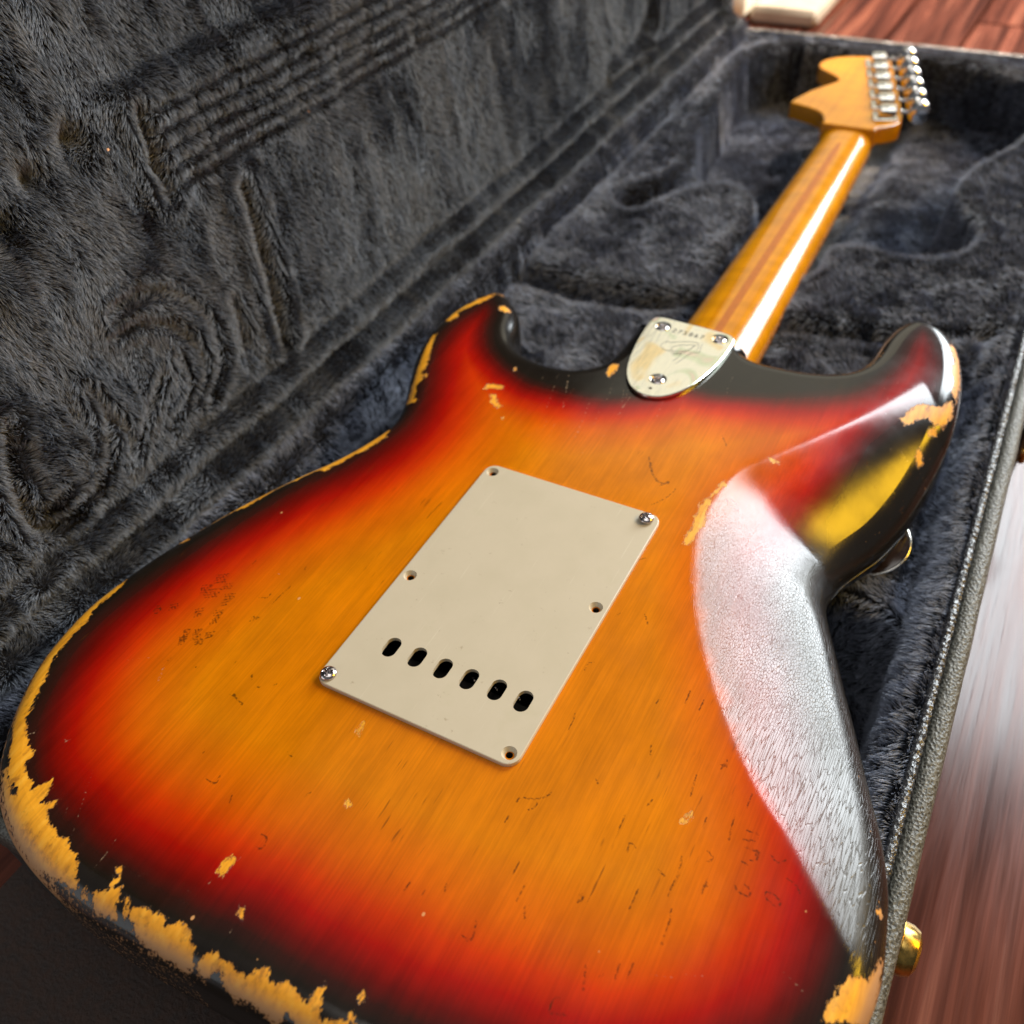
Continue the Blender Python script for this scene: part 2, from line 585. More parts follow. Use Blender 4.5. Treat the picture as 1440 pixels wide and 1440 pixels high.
def mat_plank():
    t = NT('red_brown_floorboard')
    o = t.new('ShaderNodeObjectInfo')
    off = t.new('ShaderNodeVectorMath', operation='SCALE'); 
    cb = t.new('ShaderNodeCombineXYZ'); [t.link(o.outputs['Random'], cb.inputs[i]) for i in range(3)]
    t.link(cb.outputs[0], off.inputs[0]); off.inputs['Scale'].default_value = 37.0
    def pc(scale):
        c = t.new('ShaderNodeNewGeometry'); mp = t.new('ShaderNodeMapping'); mp.inputs['Scale'].default_value = scale
        t.link(c.outputs['Position'], mp.inputs[0])
        ad = t.new('ShaderNodeVectorMath', operation='ADD'); t.link(mp.outputs[0], ad.inputs[0]); t.link(off.outputs[0], ad.inputs[1])
        return ad.outputs[0]
    g = t.noise(pc((55, 2.2, 55)), 1, 5, .62, .6)
    g2 = t.noise(pc((220, 9, 220)), 1, 3, .6)
    col = t.ramp(g, [(.25, (.025, .008, .005)), (.42, (.075, .019, .010)), (.58, (.17, .045, .024)), (.75, (.32, .105, .055))])
    k = t.math('MULTIPLY', t.range(g2, .3, .7, .75, 1.1), t.range(o.outputs['Random'], 0, 1, .8, 1.15, False))
    v = t.new('ShaderNodeCombineColor'); [t.link(k, v.inputs[i]) for i in range(3)]
    col = t.mix(1.0, col, v.outputs[0], 'MULTIPLY')
    ro = t.range(g, .3, .7, .15, .30)
    n = t.bump(g, .0012, .35)
    n = t.bump(g2, .0004, .3, n)
    return t.set(color=col, rough=ro, normal=n, spec=.33)


M_LAC = mat_lacquer()
M_NECK = mat_neck()
M_COVER = mat_cover()
def mat_tinted_chrome():
    t = NT('tinted_chrome')
    f = t.noise(t.coord((55, 30, 55), rot=(0, 0, .5)), 1, 1.5, .4, .8)
    col = t.ramp(f, [(.36, (.88, .72, .45)), (.44, (.90, .88, .78)), (.58, (.88, .87, .78)), (.63, (.70, .76, .60)), (.68, (.84, .66, .62)), (.75, (.88, .86, .78))])  # cream, pink and green reflections put into the metal colour
    g = t.noise(t.coord((900, 90, 400), rot=(0, 0, .9)), 1, 2)
    return t.set(color=col, rough=t.range(g, .3, .8, .10, .2), metal=1.0, normal=t.bump(g, .00004, .3))


M_NPLATE = mat_tinted_chrome()
M_CHROME = mat_plain('worn_chrome', (.80, .78, .72), .10, 1.0, (60, .08))
M_STEEL = mat_plain('screw_steel', (.62, .56, .55), .16, 1.0, (700, .35))
M_DARK = mat_plain('cavity_paint', (.012, .010, .009), .7)
M_BLOCK = mat_plain('block_steel', (.12, .11, .10), .5, .8, (200, .4))
M_BRASS = mat_plain('brass', (.58, .37, .10), .27, 1.0, (260, .4))
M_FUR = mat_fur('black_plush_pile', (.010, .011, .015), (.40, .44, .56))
M_FURL = mat_fur('grey_black_plush_pile', (.007, .008, .011), (.255, .28, .33))
M_BACK = mat_backing('plush_backing', (.020, .020, .024))
M_VINYL = mat_vinyl('grained_vinyl', (.12, .115, .095), (.035, .032, .025), 760, .5, .42)
M_WELT = mat_vinyl('black_welt', (.035, .035, .040), (.02, .02, .022), 700, .9, .24)
M_SHELL = mat_vinyl('black_case_vinyl', (.030, .029, .027), (.015, .015, .014), 500, .5, .5)
M_PLANK = mat_plank()
M_BUTTON = mat_plain('chrome_button', (.80, .78, .77), .07, 1.0)

# ------------------------------------------------------------------ the floor
FZ = -128.0
gm = MB()
gm.box(-3500, 3500, -2500, 4500, FZ - 60, FZ - 14)
floor = gm.obj('floor', mat_plain('floor_underlay', (.02, .010, .007), .8))
props(floor, kind='structure')
PW = 92.0
ang = math.radians(-2.2)
n_pl = 0
plank_meshes = {}
for i in range(-9, 13):
    x0 = i * PW + 20
    y = -520 - (i * 373 % 700)
    while y < 2500:
        L = 900 + (abs(i * 131 + int(y)) % 5) * 90
        key = int(L)
        if key not in plank_meshes:
            b = MB().box(-PW / 2 + 1.3, PW / 2 - 1.3, 0, L - 2.6, -14, 0, 1.6)
            o = b.obj('plank', M_PLANK, floor)
            plank_meshes[key] = o.data
        else:
            o = bpy.data.objects.new('plank', plank_meshes[key]); COL.objects.link(o); o.parent = floor
        c, s = math.cos(ang), math.sin(ang)
        o.location = ((x0 * c - y * s) * MM, (x0 * s + y * c) * MM, (FZ + (n_pl * 37 % 5) * .12) * MM)
        o.rotation_euler = (0, 0, ang)
        n_pl += 1
        y += L

# dark mat under the butt end of the case
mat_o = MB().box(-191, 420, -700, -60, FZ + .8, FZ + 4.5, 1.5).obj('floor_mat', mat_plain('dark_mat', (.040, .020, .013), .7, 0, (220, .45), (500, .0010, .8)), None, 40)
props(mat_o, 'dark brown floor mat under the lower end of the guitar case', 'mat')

# ------------------------------------------------------------------ plush fur
def tri_sample(V, F, count, rs, keep=None):
    a, b, c = V[F[:, 0]], V[F[:, 1]], V[F[:, 2]]
    nrm = np.cross(b - a, c - a); ar = np.linalg.norm(nrm, axis=1) / 2
    nrm /= (2 * ar[:, None] + 1e-12)
    w = ar.copy()
    if keep is not None: w *= keep
    cs = np.cumsum(w); cs /= cs[-1]
    idx = np.searchsorted(cs, rs.rand(count))
    r1, r2 = np.sqrt(rs.rand(count)), rs.rand(count)
    p = a[idx] * (1 - r1)[:, None] + b[idx] * (r1 * (1 - r2))[:, None] + c[idx] * (r1 * r2)[:, None]
    return p, nrm[idx]


def fur(name, V, F, VN, count, length, nap, mat, parent, keep, seed, uv=None, rad=.095, lay=.9):
    rs = np.random.RandomState(seed)
    p, n = tri_sample(V, F, count, rs, keep)
    # clump field from coherent noise over the surface
    if uv == 'lid': U, W_ = p[:, 2], p[:, 1]
    else: U, W_ = p[:, 0], p[:, 1]
    if uv == 'lid': U = U * .42
    def vec(sc, sd):
        return np.stack([fnoise(U / sc, W_ / sc, sd, 2), fnoise(U / sc + 31.7, W_ / sc, sd + 5, 2), fnoise(U / sc, W_ / sc + 17.3, sd + 9, 2)], 1)
    nap = np.asarray(nap, float)
    d = n + nap * lay + vec(38, seed) * 1.1 + vec(11, seed + 20) * .9 + vec(3.6, seed + 40) * (.5 if uv == 'lid' else .7) + rs.normal(0, .17, (count, 3))
    # keep strands above the surface
    dn = (d * n).sum(1)
    d += n * np.maximum(0, .38 - dn)[:, None]
    d /= np.linalg.norm(d, axis=1)[:, None]
    L = length * (.65 + .55 * rs.rand(count)) * (1 + .25 * fnoise(U / 9, W_ / 9, seed + 3, 2))
    lean = nap + vec(7, seed + 60) * .8
    lean -= n * (lean * n).sum(1)[:, None]
    pts = np.empty((count, 4, 3))
    for k, t in enumerate((0, .4, .75, 1.0)):
        pts[:, k] = p + (n * .55 + d * .45) * (L * t * (1 - t * .5))[:, None] + (d * .9 + lean * .45) * (L * t * t * .5)[:, None]
    hc = bpy.data.hair_curves.new(name)
    hc.add_curves([4] * count)
    hc.position_data.foreach_set('vector', (pts * MM).ravel())
    ra = hc.attributes.get('radius') or hc.attributes.new('radius', 'FLOAT', 'POINT')
    rr = np.tile(np.array([1.0, .95, .7, .25]) * rad, count) * np.repeat(.7 + .6 * rs.rand(count), 4)
    ra.data.foreach_set('value', rr * MM)
    hc.materials.append(mat)
    o = bpy.data.objects.new(name, hc); COL.objects.link(o)
    o.parent = parent
    props(o, kind='stuff')
    return o


def grid_mesh(X, Y, Z):
    ny, nx = X.shape
    V = np.stack([X, Y, Z], -1).reshape(-1, 3)
    i = np.arange(nx * ny).reshape(ny, nx)
    a, b, c, d = i[:-1, :-1].ravel(), i[:-1, 1:].ravel(), i[1:, 1:].ravel(), i[1:, :-1].ravel()
    Q = np.stack([a, b, c, d], 1)
    F = np.vstack([np.stack([a, b, c], 1), np.stack([a, c, d], 1)])
    return V, Q, F


# ------------------------------------------------------------------ body outline (mm)
OUT = [(27,262),(32,255),(40,252),(55,252),(70,254),(83,259.5),(90,268),(94,281),(95.5,295),(98,309),(102,319),(107,324.5),(114,326),(124,322),(133,311),(139,296),(143,276),(145,254),(145,235),(143,214),(139,191),(132,168),(126,155),(121,144),(118,134),(117,125),(118,115),(120,107),(124,97),(129,86),(135,73),(144,54),(157,25),(162,14),(166,3),(169,-8),(171,-21),(172.5,-34),(172,-46),(169,-62),(161,-80),(148,-97),(130,-111),(105,-121),(75,-127),(40,-130.5),(5,-132),(-20,-133),(-45,-134),(-68,-134),(-88,-132),(-107,-127.5),(-122,-121),(-134,-112.5),(-145,-100),(-154,-86),(-161,-71),(-165,-54),(-166.5,-39),(-165.5,-26),(-163.5,-13),(-161,-1),(-157.5,11),(-155,20),(-149,38),(-142,55),(-134,72),(-125,89),(-118,108),(-115,124),(-119,141),(-125,154),(-131,167),(-137,181),(-141,196),(-142.5,206),(-142.5,220),(-141,231),(-138,243),(-134,251),(-129,257.5),(-123,260),(-117,258),(-110,252),(-103,244),(-98,234),(-94,223),(-88,214),(-80,208),(-70,205),(-59,204),(-49,206),(-40,212),(-35.5,222),(-34,238),(-33,256),(-28,262)]
OUTL = resample(spline(OUT, 6), 1.1)
if area2(OUTL) < 0: OUTL = OUTL[::-1]

# ------------------------------------------------------------------ the case
case = empty('guitar_case', (0, 400, FZ))
props(case, 'open black guitar case with dark plush lining and grained grey rim on the wooden floor', 'guitar case')


def reparent_keep(o):
    return o


CAV = np.array([(-150,815),(-146,760),(-139,700),(-134,638),(-112,572),(-118,532),(-141,500),(-143,480),(-132,470),(-119,476),(-104,514),(-84,532),(-64,538),(-46,527),(-37,500),(-31,470),(-29,430),(28,430),(30,468),(55,476),(80,472),(103,482),(120,505),(122,530),(108,560),(96,595),(101,634),(124,690),(134,740),(136,800),(118,848),(60,874),(-30,878),(-110,872),(-140,850)])
CAV = spline(CAV, 4)
BODYCAV = spline([(-150,-104),(-158,-60),(-158,20),(-150,80),(-140,118),(-112,132),(-60,150),(40,170),(112,160),(140,158),(158,140),(161,100),(158,40),(163,-20),(162,-80),(140,-108),(0,-112)], 4)
TR = np.array([(-176,364),(-140,360),(-98,357),(-60,362),(-38,368),(34,368),(60,369),(91,374),(125,388),(154,405)], float)


def lining_z(x, y):
    P = np.stack([x, y], 1)
    z = -48 + 2.0 * fnoise(x / 60, y / 60, 3, 2) + .9 * fnoise(x / 14, y / 14, 8, 2)
    near = sstep(372, 350, y)
    z = z - near * (9 + 3 * fnoise(x / 40, y / 40, 14, 2))
    # near zone falls towards the body hollow
    z = z - 8 * sstep(300, 200, y) * sstep(-200, 100, x)
    # pile of the neck channel
    ch = np.exp(-((x + 3) / 27) ** 4) * sstep(330, 372, y)
    z = z - 20 * ch
    # cross slot in front of the head-end block
    dt = seg_dist(P, TR, closed=False)
    wid = 7.5 * (1 - .55 * np.exp(-((x + 3) / 60) ** 2)) * (1 - .4 * sstep(60, 150, x))
    z = z - (26) * np.exp(-(dt / wid) ** 2)
    # head hollow
    sd = sdf(P, CAV)
    z = z - 58 * sstep(-3, 6, sd) + 3.0 * np.exp(-((sd + 8) / 6) ** 2) + 2.5 * sstep(0, 10, sd) * fnoise(x / 30, y / 30, 21, 2)
    # body hollow
    sb = sdf(P, BODYCAV)
    z = z - 58 * sstep(-4, 6, sb)
    # right-hand wall down to the rim
    e = 166 - x
    z = np.where(e < 12, np.maximum(z, -46 - np.maximum(0, e - 2) * 1.3), z)
    # side ridges along the right flank
    z = z - 7 * np.exp(-((x - 148) / 6) ** 2) * sstep(420, 380, y) * sstep(150, 200, y)
    # far end wall
    z = np.where(y > 876, np.maximum(z, -46 - 0 * y), z)
    z = np.where(y < -110, -50, z)
    # soft roll along the hinge side
    r = (x + 183) / 11
    roll = -43 + 9 * np.sqrt(np.clip(1 - r * r, 0, 1))
    z = np.where(x < -171, roll + 1.0 * fnoise(x / 6, y / 12, 30, 2), z)
    groove = np.exp(-((x + 170) / 3.2) ** 2)
    z = z - 9 * groove
    return z


xs = np.arange(-194, 168.1, 2.0); ys = np.arange(-112, 900.1, 2.4)
X, Y = np.meshgrid(xs, ys)
Z = lining_z(X.ravel(), Y.ravel()).reshape(X.shape)
V, Q, F = grid_mesh(X, Y, Z)


def add_case_part(name, V, Q, mat, parent, smooth=True):
    o = mesh_obj(name, V, Q, mat, None, smooth)
    o.parent = parent
    o.matrix_parent_inverse = Matrix.Translation(-Vector(parent.location)) if parent.type == 'EMPTY' else Matrix.Identity(4)
    return o


def put(o, parent):
    o.parent = parent
    o.matrix_parent_inverse = Matrix.Translation(-Vector(parent.location)) if parent.type == 'EMPTY' else Matrix.Identity(4)
    return o


lining = add_case_part('lining', V, Q, M_BACK, case)
cen = V[F].mean(1)
hid = inside(cen[:, :2], offset_in(OUTL, 22))
keep = np.where(hid, 0.0, 1.0)
# denser towards the eye where single fibres can be made out
dist = np.linalg.norm(cen - CAM, axis=1)
keep *= np.clip(620 / dist, .45, 1.5) ** 1.3
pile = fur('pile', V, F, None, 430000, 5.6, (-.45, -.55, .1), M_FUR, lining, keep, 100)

# lid --------------------------------------------------------------
LA = math.radians(98)
LO = np.array([-195.0, 0, -30.0]); LD = np.array([math.cos(LA), 0, math.sin(LA)]); LN = np.array([math.sin(LA), 0, -math.cos(LA)])


def on_lid(q):
    """(s, y) on the lid plane for a spot measured on the photograph"""
    q = np.asarray(q, float)
    c = np.stack([(q[..., 0] - CX) / FPX, (q[..., 1] - CY) / FPX, np.ones(q.shape[:-1])], -1)
    d = c @ RC
    t = ((LO - CAM) @ LN) / (d @ LN)
    X = CAM + t[..., None] * d
    return np.stack([(X - LO) @ LD, X[..., 1]], -1)


def lidline(px, n=5): return spline(on_lid(np.array(px, float)), n, closed=False)


LID_GROOVES = [  # traced prints in the plush: (points, width mm, depth mm)
    ([(193,158),(203,185),(214,215),(224,245),(236,274)], 3.2, 7.0),
    ([(340,262),(352,300),(364,345),(378,395),(388,440),(396,480)], 4.0, 6.5),
    ([(326,420),(338,455),(345,490)], 3.0, 4.0),
    ([(150,440),(175,418),(212,404),(250,412),(285,440),(302,480),(305,520),(292,560)], 2.6, 4.5),
    ([(155,470),(190,452),(225,452),(262,470),(284,500),(284,535),(270,565)], 1.9, 3.2),
    ([(8,600),(5,650),(18,700),(45,738),(75,740),(105,715)], 3.0, 4.5),
    ([(118,545),(142,580),(146,630),(130,680),(100,705)], 2.2, 3.5),
    ([(225,520),(212,560),(195,600),(185,640)], 2.2, 3.0),
    ([(245,500),(262,530),(258,565),(238,590)], 1.8, 2.5),
    ([(150,575),(170,600),(180,640)], 2.2, 3.0),
    ([(20,690),(60,715),(80,690)], 2.5, 3.0),
    ([(905,64),(915,40),(918,10),(922,-20)], 6.0, -5.0),
    ([(905,64),(895,75),(872,86),(860,96)], 5.0, -4.0),
]
LID_SPOTS = [((100,190), 8, 11), ((46,250), 8, 11), ((2,322), 10, 11), ((212,228), 5, 5), ((72,735), 9, 5), ((512,72), 4, 5), ((582,52), 4, 4), ((16,410), 9, -4),
             ((100,232), 9, 4), ((425,70), 5, 4)]


def lid_h(s, y):
    P = np.stack([s, y], 1)
    h = 2.6 * fnoise(s / 60, y / 60, 41, 2) + 1.0 * fnoise(s / 13, y / 16, 45, 2)
    # neck with its strings, pressed into the plush
    band = sstep(134, 139, s) * sstep(182, 177, s) * sstep(112, 122, y)
    h = h + band * 1.5
    for k in range(5):
        sc = 141.5 + k * 8.4 + (y - 120) * .0
        h = h - band * 5.0 * np.exp(-((s - sc) / 1.9) ** 2)
    fr = 0
    yy = 150.0; stp = 33.0
    while yy < 800:
        fr = fr + np.exp(-((y - yy) / 2.0) ** 2); yy += stp; stp *= 1.045
    h = h - band * fr * 2.6
    h = h - 7 * sstep(184, 194, s) * sstep(60, 150, y)
    for px, w, d in LID_GROOVES:
        L = lidline(px)
        dd = seg_dist(P, L, closed=False)
        h = h - 1.5 * d * np.exp(-(dd / w) ** 2) + .5 * d * np.exp(-((dd - 2.4 * w) / (1.1 * w)) ** 2)
    for q, w, d in LID_SPOTS:
        c = on_lid(np.array(q, float))
        dd = np.hypot(s - c[0], y - c[1])
        h = h - d * np.exp(-(dd / w) ** 2)
    # rolled edge next to the hinge and a seam above it
    h = h + 11 * np.exp(-((s - 3) / 8) ** 2) + 4.0 * np.exp(-((s - 22) / 6) ** 2) - 4.0 * np.exp(-((s - 13.5) / 2.6) ** 2) - 3 * np.exp(-((s - 32) / 3) ** 2)
    # side and far walls of the lid rise towards the viewer
    h = h + 30 * sstep(334, 346, s)
    h = h + 12 * sstep(846, 862, y) + 18 * sstep(-96, -110, y)
    return h


ss = np.arange(-4, 350.1, 2.0); yl = np.arange(-116, 866.1, 2.3)
S_, Y_ = np.meshgrid(ss, yl)
Hh = lid_h(S_.ravel(), Y_.ravel())
Pl = LO + S_.ravel()[:, None] * LD + Hh[:, None] * LN
Pl[:, 1] = Y_.ravel()
_, Ql, Fl = grid_mesh(S_, Y_, S_)
Ql = Ql[:, ::-1]; Fl = Fl[:, ::-1]
nn = np.cross(Pl[Fl[0, 1]] - Pl[Fl[0, 0]], Pl[Fl[0, 2]] - Pl[Fl[0, 0]])
if nn @ LN < 0: Ql = Ql[:, ::-1]; Fl = Fl[:, ::-1]
lid_lining = add_case_part('lid_lining', Pl, Ql, M_BACK, case)
cen = Pl[Fl].mean(1)
dist = np.linalg.norm(cen - CAM, axis=1)
keep = np.clip(620 / dist, .45, 1.5) ** 1.3
keep *= np.where((cen - LO) @ LD > 275, .25, 1.0)
fur('pile', Pl, Fl, None, 500000, 4.6, (.05, -.15, -.75), M_FURL, lid_lining, keep, 300, uv='lid')

# shells ------------------------------------------------------------
def rrect(x0, x1, y0, y1, r, n=10):
    o = []
    for cx, cy, a0 in ((x1 - r, y0 + r, -90), (x1 - r, y1 - r, 0), (x0 + r, y1 - r, 90), (x0 + r, y0 + r, 180)):
        for k in range(n + 1):
            a = math.radians(a0 + 90 * k / n)
            o.append((cx + r * math.cos(a), cy + r * math.sin(a)))
    return np.array(o)


def wall_loop(mb, outer, thick, z0, z1, closed=True):
    a = resample(outer, 8); b = offset_in(a, thick); n = len(a)
    vs = [(x, y, z1) for x, y in a] + [(x, y, z1) for x, y in b] + [(x, y, z0) for x, y in a] + [(x, y, z0) for x, y in b]
    fs = []
    for i in range(n):
        j = (i + 1) % n
        fs += [(i, j, n + j, n + i), (2 * n + i, 2 * n + j, j, i), (n + i, n + j, 3 * n + j, 3 * n + i)]
    mb.add(vs, fs)


OC = rrect(-198, 178.5, -121, 905, 46)
mb = MB(); wall_loop(mb, OC, 5, FZ + 3, -50)
put(mb.obj('shell', M_SHELL, None, 40), case)
mb = MB(); V2, F2 = cdt(resample(OC, 12)); mb.add([(x, y, FZ + 3) for x, y in V2], F2.tolist()); mb.add([(x, y, FZ + 0.6) for x, y in V2], [f[::-1] for f in F2.tolist()])
put(mb.obj('base_panel', M_SHELL, None), case)

# rim band: a soft vinyl profile swept round the front, right and far sides
rim_path = resample(rrect(-196, 173.2, -115.5, 899, 42), 3.0)
sel = (rim_path[:, 0] > -188)
k0 = np.where(~sel)[0]
order = np.roll(np.arange(len(rim_path)), -(k0[-1] + 1) if len(k0) else 0)
path = rim_path[[i for i in order if sel[i]]]
T = np.gradient(path, axis=0); T /= np.linalg.norm(T, axis=1)[:, None]
N = np.stack([T[:, 1], -T[:, 0]], 1)      # outward
prof = [(-2.6, -58), (-2.9, -47), (-2.2, -44.3), (0.2, -43.0), (3.0, -43.0), (5.0, -44.2), (5.9, -47), (6.1, -60), (5.4, -60.5)]
vs = []; rs = np.random.RandomState(3)
wob = fnoise(np.arange(len(path)) * .11, np.zeros(len(path)), 77, 2) * .5
for i, (pt, nn_) in enumerate(zip(path, N)):
    for u, z in prof:
        vs.append((pt[0] + nn_[0] * (u + wob[i] * .4), pt[1] + nn_[1] * (u + wob[i] * .4), z + wob[i] * .5))
k = len(prof)
fs = [(i * k + j, (i + 1) * k + j, (i + 1) * k + j + 1, i * k + j + 1) for i in range(len(path) - 1) for j in range(k - 1)]
put(mesh_obj('rim_band', vs, [f[::-1] for f in fs], M_VINYL), case)
# inner welt cord with its puckered skin
i_path = path - N * 5.0
fine = resample(i_path, .9, closed=False)
zz = -43.6 + .45 * fnoise(np.arange(len(fine)) * .08, np.zeros(len(fine)), 71, 2)
rr_ = 2.3 + .22 * np.sin(np.arange(len(fine)) * 1.45) + .3 * fnoise(np.arange(len(fine)) * .45, np.zeros(len(fine)), 73, 2)
put(MB().tube(np.column_stack([fine, zz]), rr_, 9).obj('welt', M_WELT, None, 60), case)
# lid shell
mb = MB()
def lidp(s, y, h): return tuple(LO + s * LD + h * LN + np.array([0, y, 0]))
def lid_box(s0, s1, y0, y1, h0, h1):
    vs = [lidp(s, y, h) for h in (h0, h1) for y in (y0, y1) for s in (s0, s1)]
    mb.add(vs, [(0, 1, 3, 2), (4, 6, 7, 5), (0, 4, 5, 1), (2, 3, 7, 6), (0, 2, 6, 4), (1, 5, 7, 3)])
lid_box(-6, 358, -122, 872, -14, -9)
lid_box(350.5, 358, -122, 872, -9, 34)
lid_box(-2, 350.5, -122, -116.5, -9, 20)
lid_box(-2, 350.5, 866.5, 872, -9, 14)
put(mb.obj('lid_shell', M_SHELL, None), case)

# brass foot stud on the right side, latch further up
def stud(y, z, r=10.5, d=9.5):
    b = MB().lathe([(r + 2.5, 0), (r + 2.5, 1.4), (r, 2.0), (r * .98, d * .55), (r * .86, d * .85), (r * .6, d), (.5, d + .2)], 36, (181.5, y, z), 'x')
    return put(b.obj('foot_stud', M_BRASS, None, 35), case)
stud(16, -92)
latch = put(MB().box(180, 183.4, 312, 352, -86, -50, 1.2).obj('latch', M_BLOCK, None, 35), case)
lh = MB().box(183.4, 187.5, 318, 346, -80, -56, 1.5); lh.tube([(188, 320, -74), (195, 321, -76), (197, 332, -77), (195, 343, -76), (188, 344, -74)], 1.6, 8)
o = lh.obj('latch_hasp', M_BRASS, None, 40); o.parent = latch
for dy in (0, 34):
    o = MB().lathe([(2.4, 0), (2.2, 1.0), (1.2, 1.6), (.2, 1.7)], 16, (183.4, 315 + dy, -68), 'x').obj('rivet', M_BRASS, None, 40); o.parent = latch

# ------------------------------------------------------------------ the guitar
guitar = empty('electric_guitar', (0, 0, -44))
props(guitar, 'worn three-tone sunburst electric guitar lying face down across the open plush case', 'guitar')

CRE = spline([(124,262),(108,228),(88,196),(72,173),(62,158),(57.5,140),(57,116),(62,94),(71,72),(83,50),(98,28),(117,5),(134,-10),(148,-24),(160,-36),(176,-52)], 6, closed=False)
CREP = np.vstack([CRE, [(260, -60), (260, 270)]])


def belly(P):
    d = sdf(P, CREP)
    y = P[:, 1]
    # softly rounded along the upper part of the cut, crisp lower down
    soft = .7 + 1.8 * sstep(90, 170, y)
    dd = .5 * (d + np.sqrt(d * d + soft ** 2)) - .5 * soft * 0
    dd = np.where(d < -3 * soft, 0, dd - .5 * (np.sqrt((3 * soft) ** 2 + soft ** 2) - 3 * soft))
    dd = np.maximum(dd, 0)
    m_ = sstep(95, 170, y) * sstep(268, 222, y)
    sl = .20 + .20 * sstep(82, 182, y) - .28 * sstep(208, 268, y)
    return -dd * sl - .0075 * np.maximum(0, dd - 14) ** 2 * m_


R_ = 11.5
NR = 11
rings = []
for k in range(NR + 1):
    a = math.pi / 2 * k / NR
    rings.append((R_ * (1 - math.sin(a)), R_ * (math.cos(a) - 1) if False else -R_ * (1 - math.cos(a))))
# rings[0] = inner edge of the roundover (inset R, z 0) ... rings[NR] = side
base_in = offset_in(OUTL, R_)


def smooth_loop(P, it):
    for _ in range(it): P = .5 * P + .25 * (np.roll(P, 1, 0) + np.roll(P, -1, 0))
    return P


base_in = smooth_loop(base_in, 30)
VV = []; FF = []
n = len(OUTL)
for k, (ins, dz) in enumerate(rings):
    t = ins / R_
    loop = OUTL * (1 - t) + base_in * t
    zt = belly(base_in) * t + (belly(OUTL) * .0 + belly(OUTL)) * (1 - t)
    zt = np.minimum(zt, 0)
    VV.append(np.column_stack([loop, zt + dz]))
zs = VV[-1][:, 2]
for zf in (.33, .66, 1.0):
    VV.append(np.column_stack([OUTL, zs * (1 - zf) + (-44 + 7) * zf]))
for a in (.33, .66, 1.0):
    A = math.pi / 2 * a
    ins = 7 * (1 - math.cos(A)); 
    VV.append(np.column_stack([offset_in(OUTL, ins), np.full(n, -37 - 7 * math.sin(A))]))
nring = len(VV)
Vb = np.vstack(VV)
for k in range(nring - 1):
    i = np.arange(n); j = (i + 1) % n
    FF.append(np.stack([k * n + i, (k + 1) * n + i, (k + 1) * n + j, k * n + j], 1))
FF = np.vstack(FF).tolist()
# bottom cap
V2, F2 = cdt(VV[-1][:, :2])
b0 = len(Vb); Vb = np.vstack([Vb, np.column_stack([V2, np.full(len(V2), -44.0)])])
FF += [[b0 + a for a in f[::-1]] for f in F2.tolist()]
# back face
st = .85
gx, gy = np.meshgrid(np.arange(-168, 174, st), np.arange(-136, 328, st))
gp = np.column_stack([gx.ravel(), gy.ravel()]) + rng.uniform(-.08, .08, (gx.size, 2))
k = inside(gp, offset_in(base_in, .7)); gp = gp[k]
CAVR = rrect(-37, 33, -20, 104, 6, 5)
HOLES = [(-43.4, 107.6), (36.1, -22.6), (-43.3, 34.4), (35.9, 52.0)]
hl = [CAVR] + [circle(x, y, 1.35, 14) for x, y in HOLES]
far = np.ones(len(gp), bool)
for h in hl:
    c = h.mean(0)
    if h is CAVR: far &= ~((abs(gp[:, 0] + 2) < 35.5) & (abs(gp[:, 1] - 42) < 62.5))
    else: far &= (np.hypot(gp[:, 0] - c[0], gp[:, 1] - c[1]) > 1.8)
gp = gp[far]
V2, F2 = cdt(base_in, hl, gp)
z2 = belly(V2)
ring0 = VV[0]
b0 = len(Vb); Vb = np.vstack([Vb, np.column_stack([V2, z2])])
# weld the rim of the cap onto ring 0 by index (the first n points of V2 are ring 0)
FFb = []
lookup = np.arange(len(V2)) + b0
same = np.abs(V2[:n] - ring0[:, :2]).max(1) < 1e-6
lookup[:n][same] = np.arange(n)[same]
FF += lookup[F2].tolist()
body = mesh_obj('body', Vb, FF, M_LAC)
put(body, guitar)
# hollow for the tremolo + pilot holes
mb = MB()
def pit(loop, depth):
    k = len(loop)
    vs = [(x, y, -.02) for x, y in loop] + [(x, y, -depth) for x, y in loop]
    mb.add(vs, [(i, (i + 1) % k, (i + 1) % k + k, i + k) for i in range(k)] + [tuple(range(k, 2 * k))])
for h in hl: pit(h, 36 if h is CAVR else 9)
put(mb.obj('tremolo_cavity', M_DARK, None), guitar)
put(MB().box(-32, 33, -8, 6, -34, -12, 1).obj('tremolo_block', M_BLOCK, None, 30), guitar)
for k in range(5):
    path = [(-21 + k * 10.5 + 2.6 * math.cos(t), 8 + t * 1.05, -17 + 2.6 * math.sin(t)) for t in np.arange(0, 78, .5)]
    put(MB().tube(path, .55, 5).obj('tremolo_spring', M_STEEL, None, 60), guitar)

# attributes ------------------------------------------------------------
P2 = Vb[:, :2]
d_edge = np.zeros(len(Vb))
dd_ = sdf(P2, OUTL)
x, y = P2[:, 0], P2[:, 1]
shift = 37 * np.exp(-((x - 0) / 68) ** 2 - ((y - 232) / 58) ** 2)          # dark heel round the neck plate
shift += 2 * np.exp(-((x - 95) / 70) ** 2 - ((y + 105) / 50) ** 2)
shift += 24 * np.exp(-((x - 134) / 36) ** 2 - ((y - 196) / 40) ** 2)
shift -= 5 * np.exp(-((x + 125) / 45) ** 2 - ((y - 180) / 80) ** 2)
shift -= 4 * np.exp(-((x - 130) / 45) ** 2 - ((y - 250) / 60) ** 2)
shift -= 3 * np.exp(-((x + 115) / 40) ** 2 - ((y - 110) / 50) ** 2)
shift += 1 * np.exp(-((x + 60) / 60) ** 2 - ((y + 125) / 40) ** 2)
burst = np.clip(dd_ - shift, 0, 100)


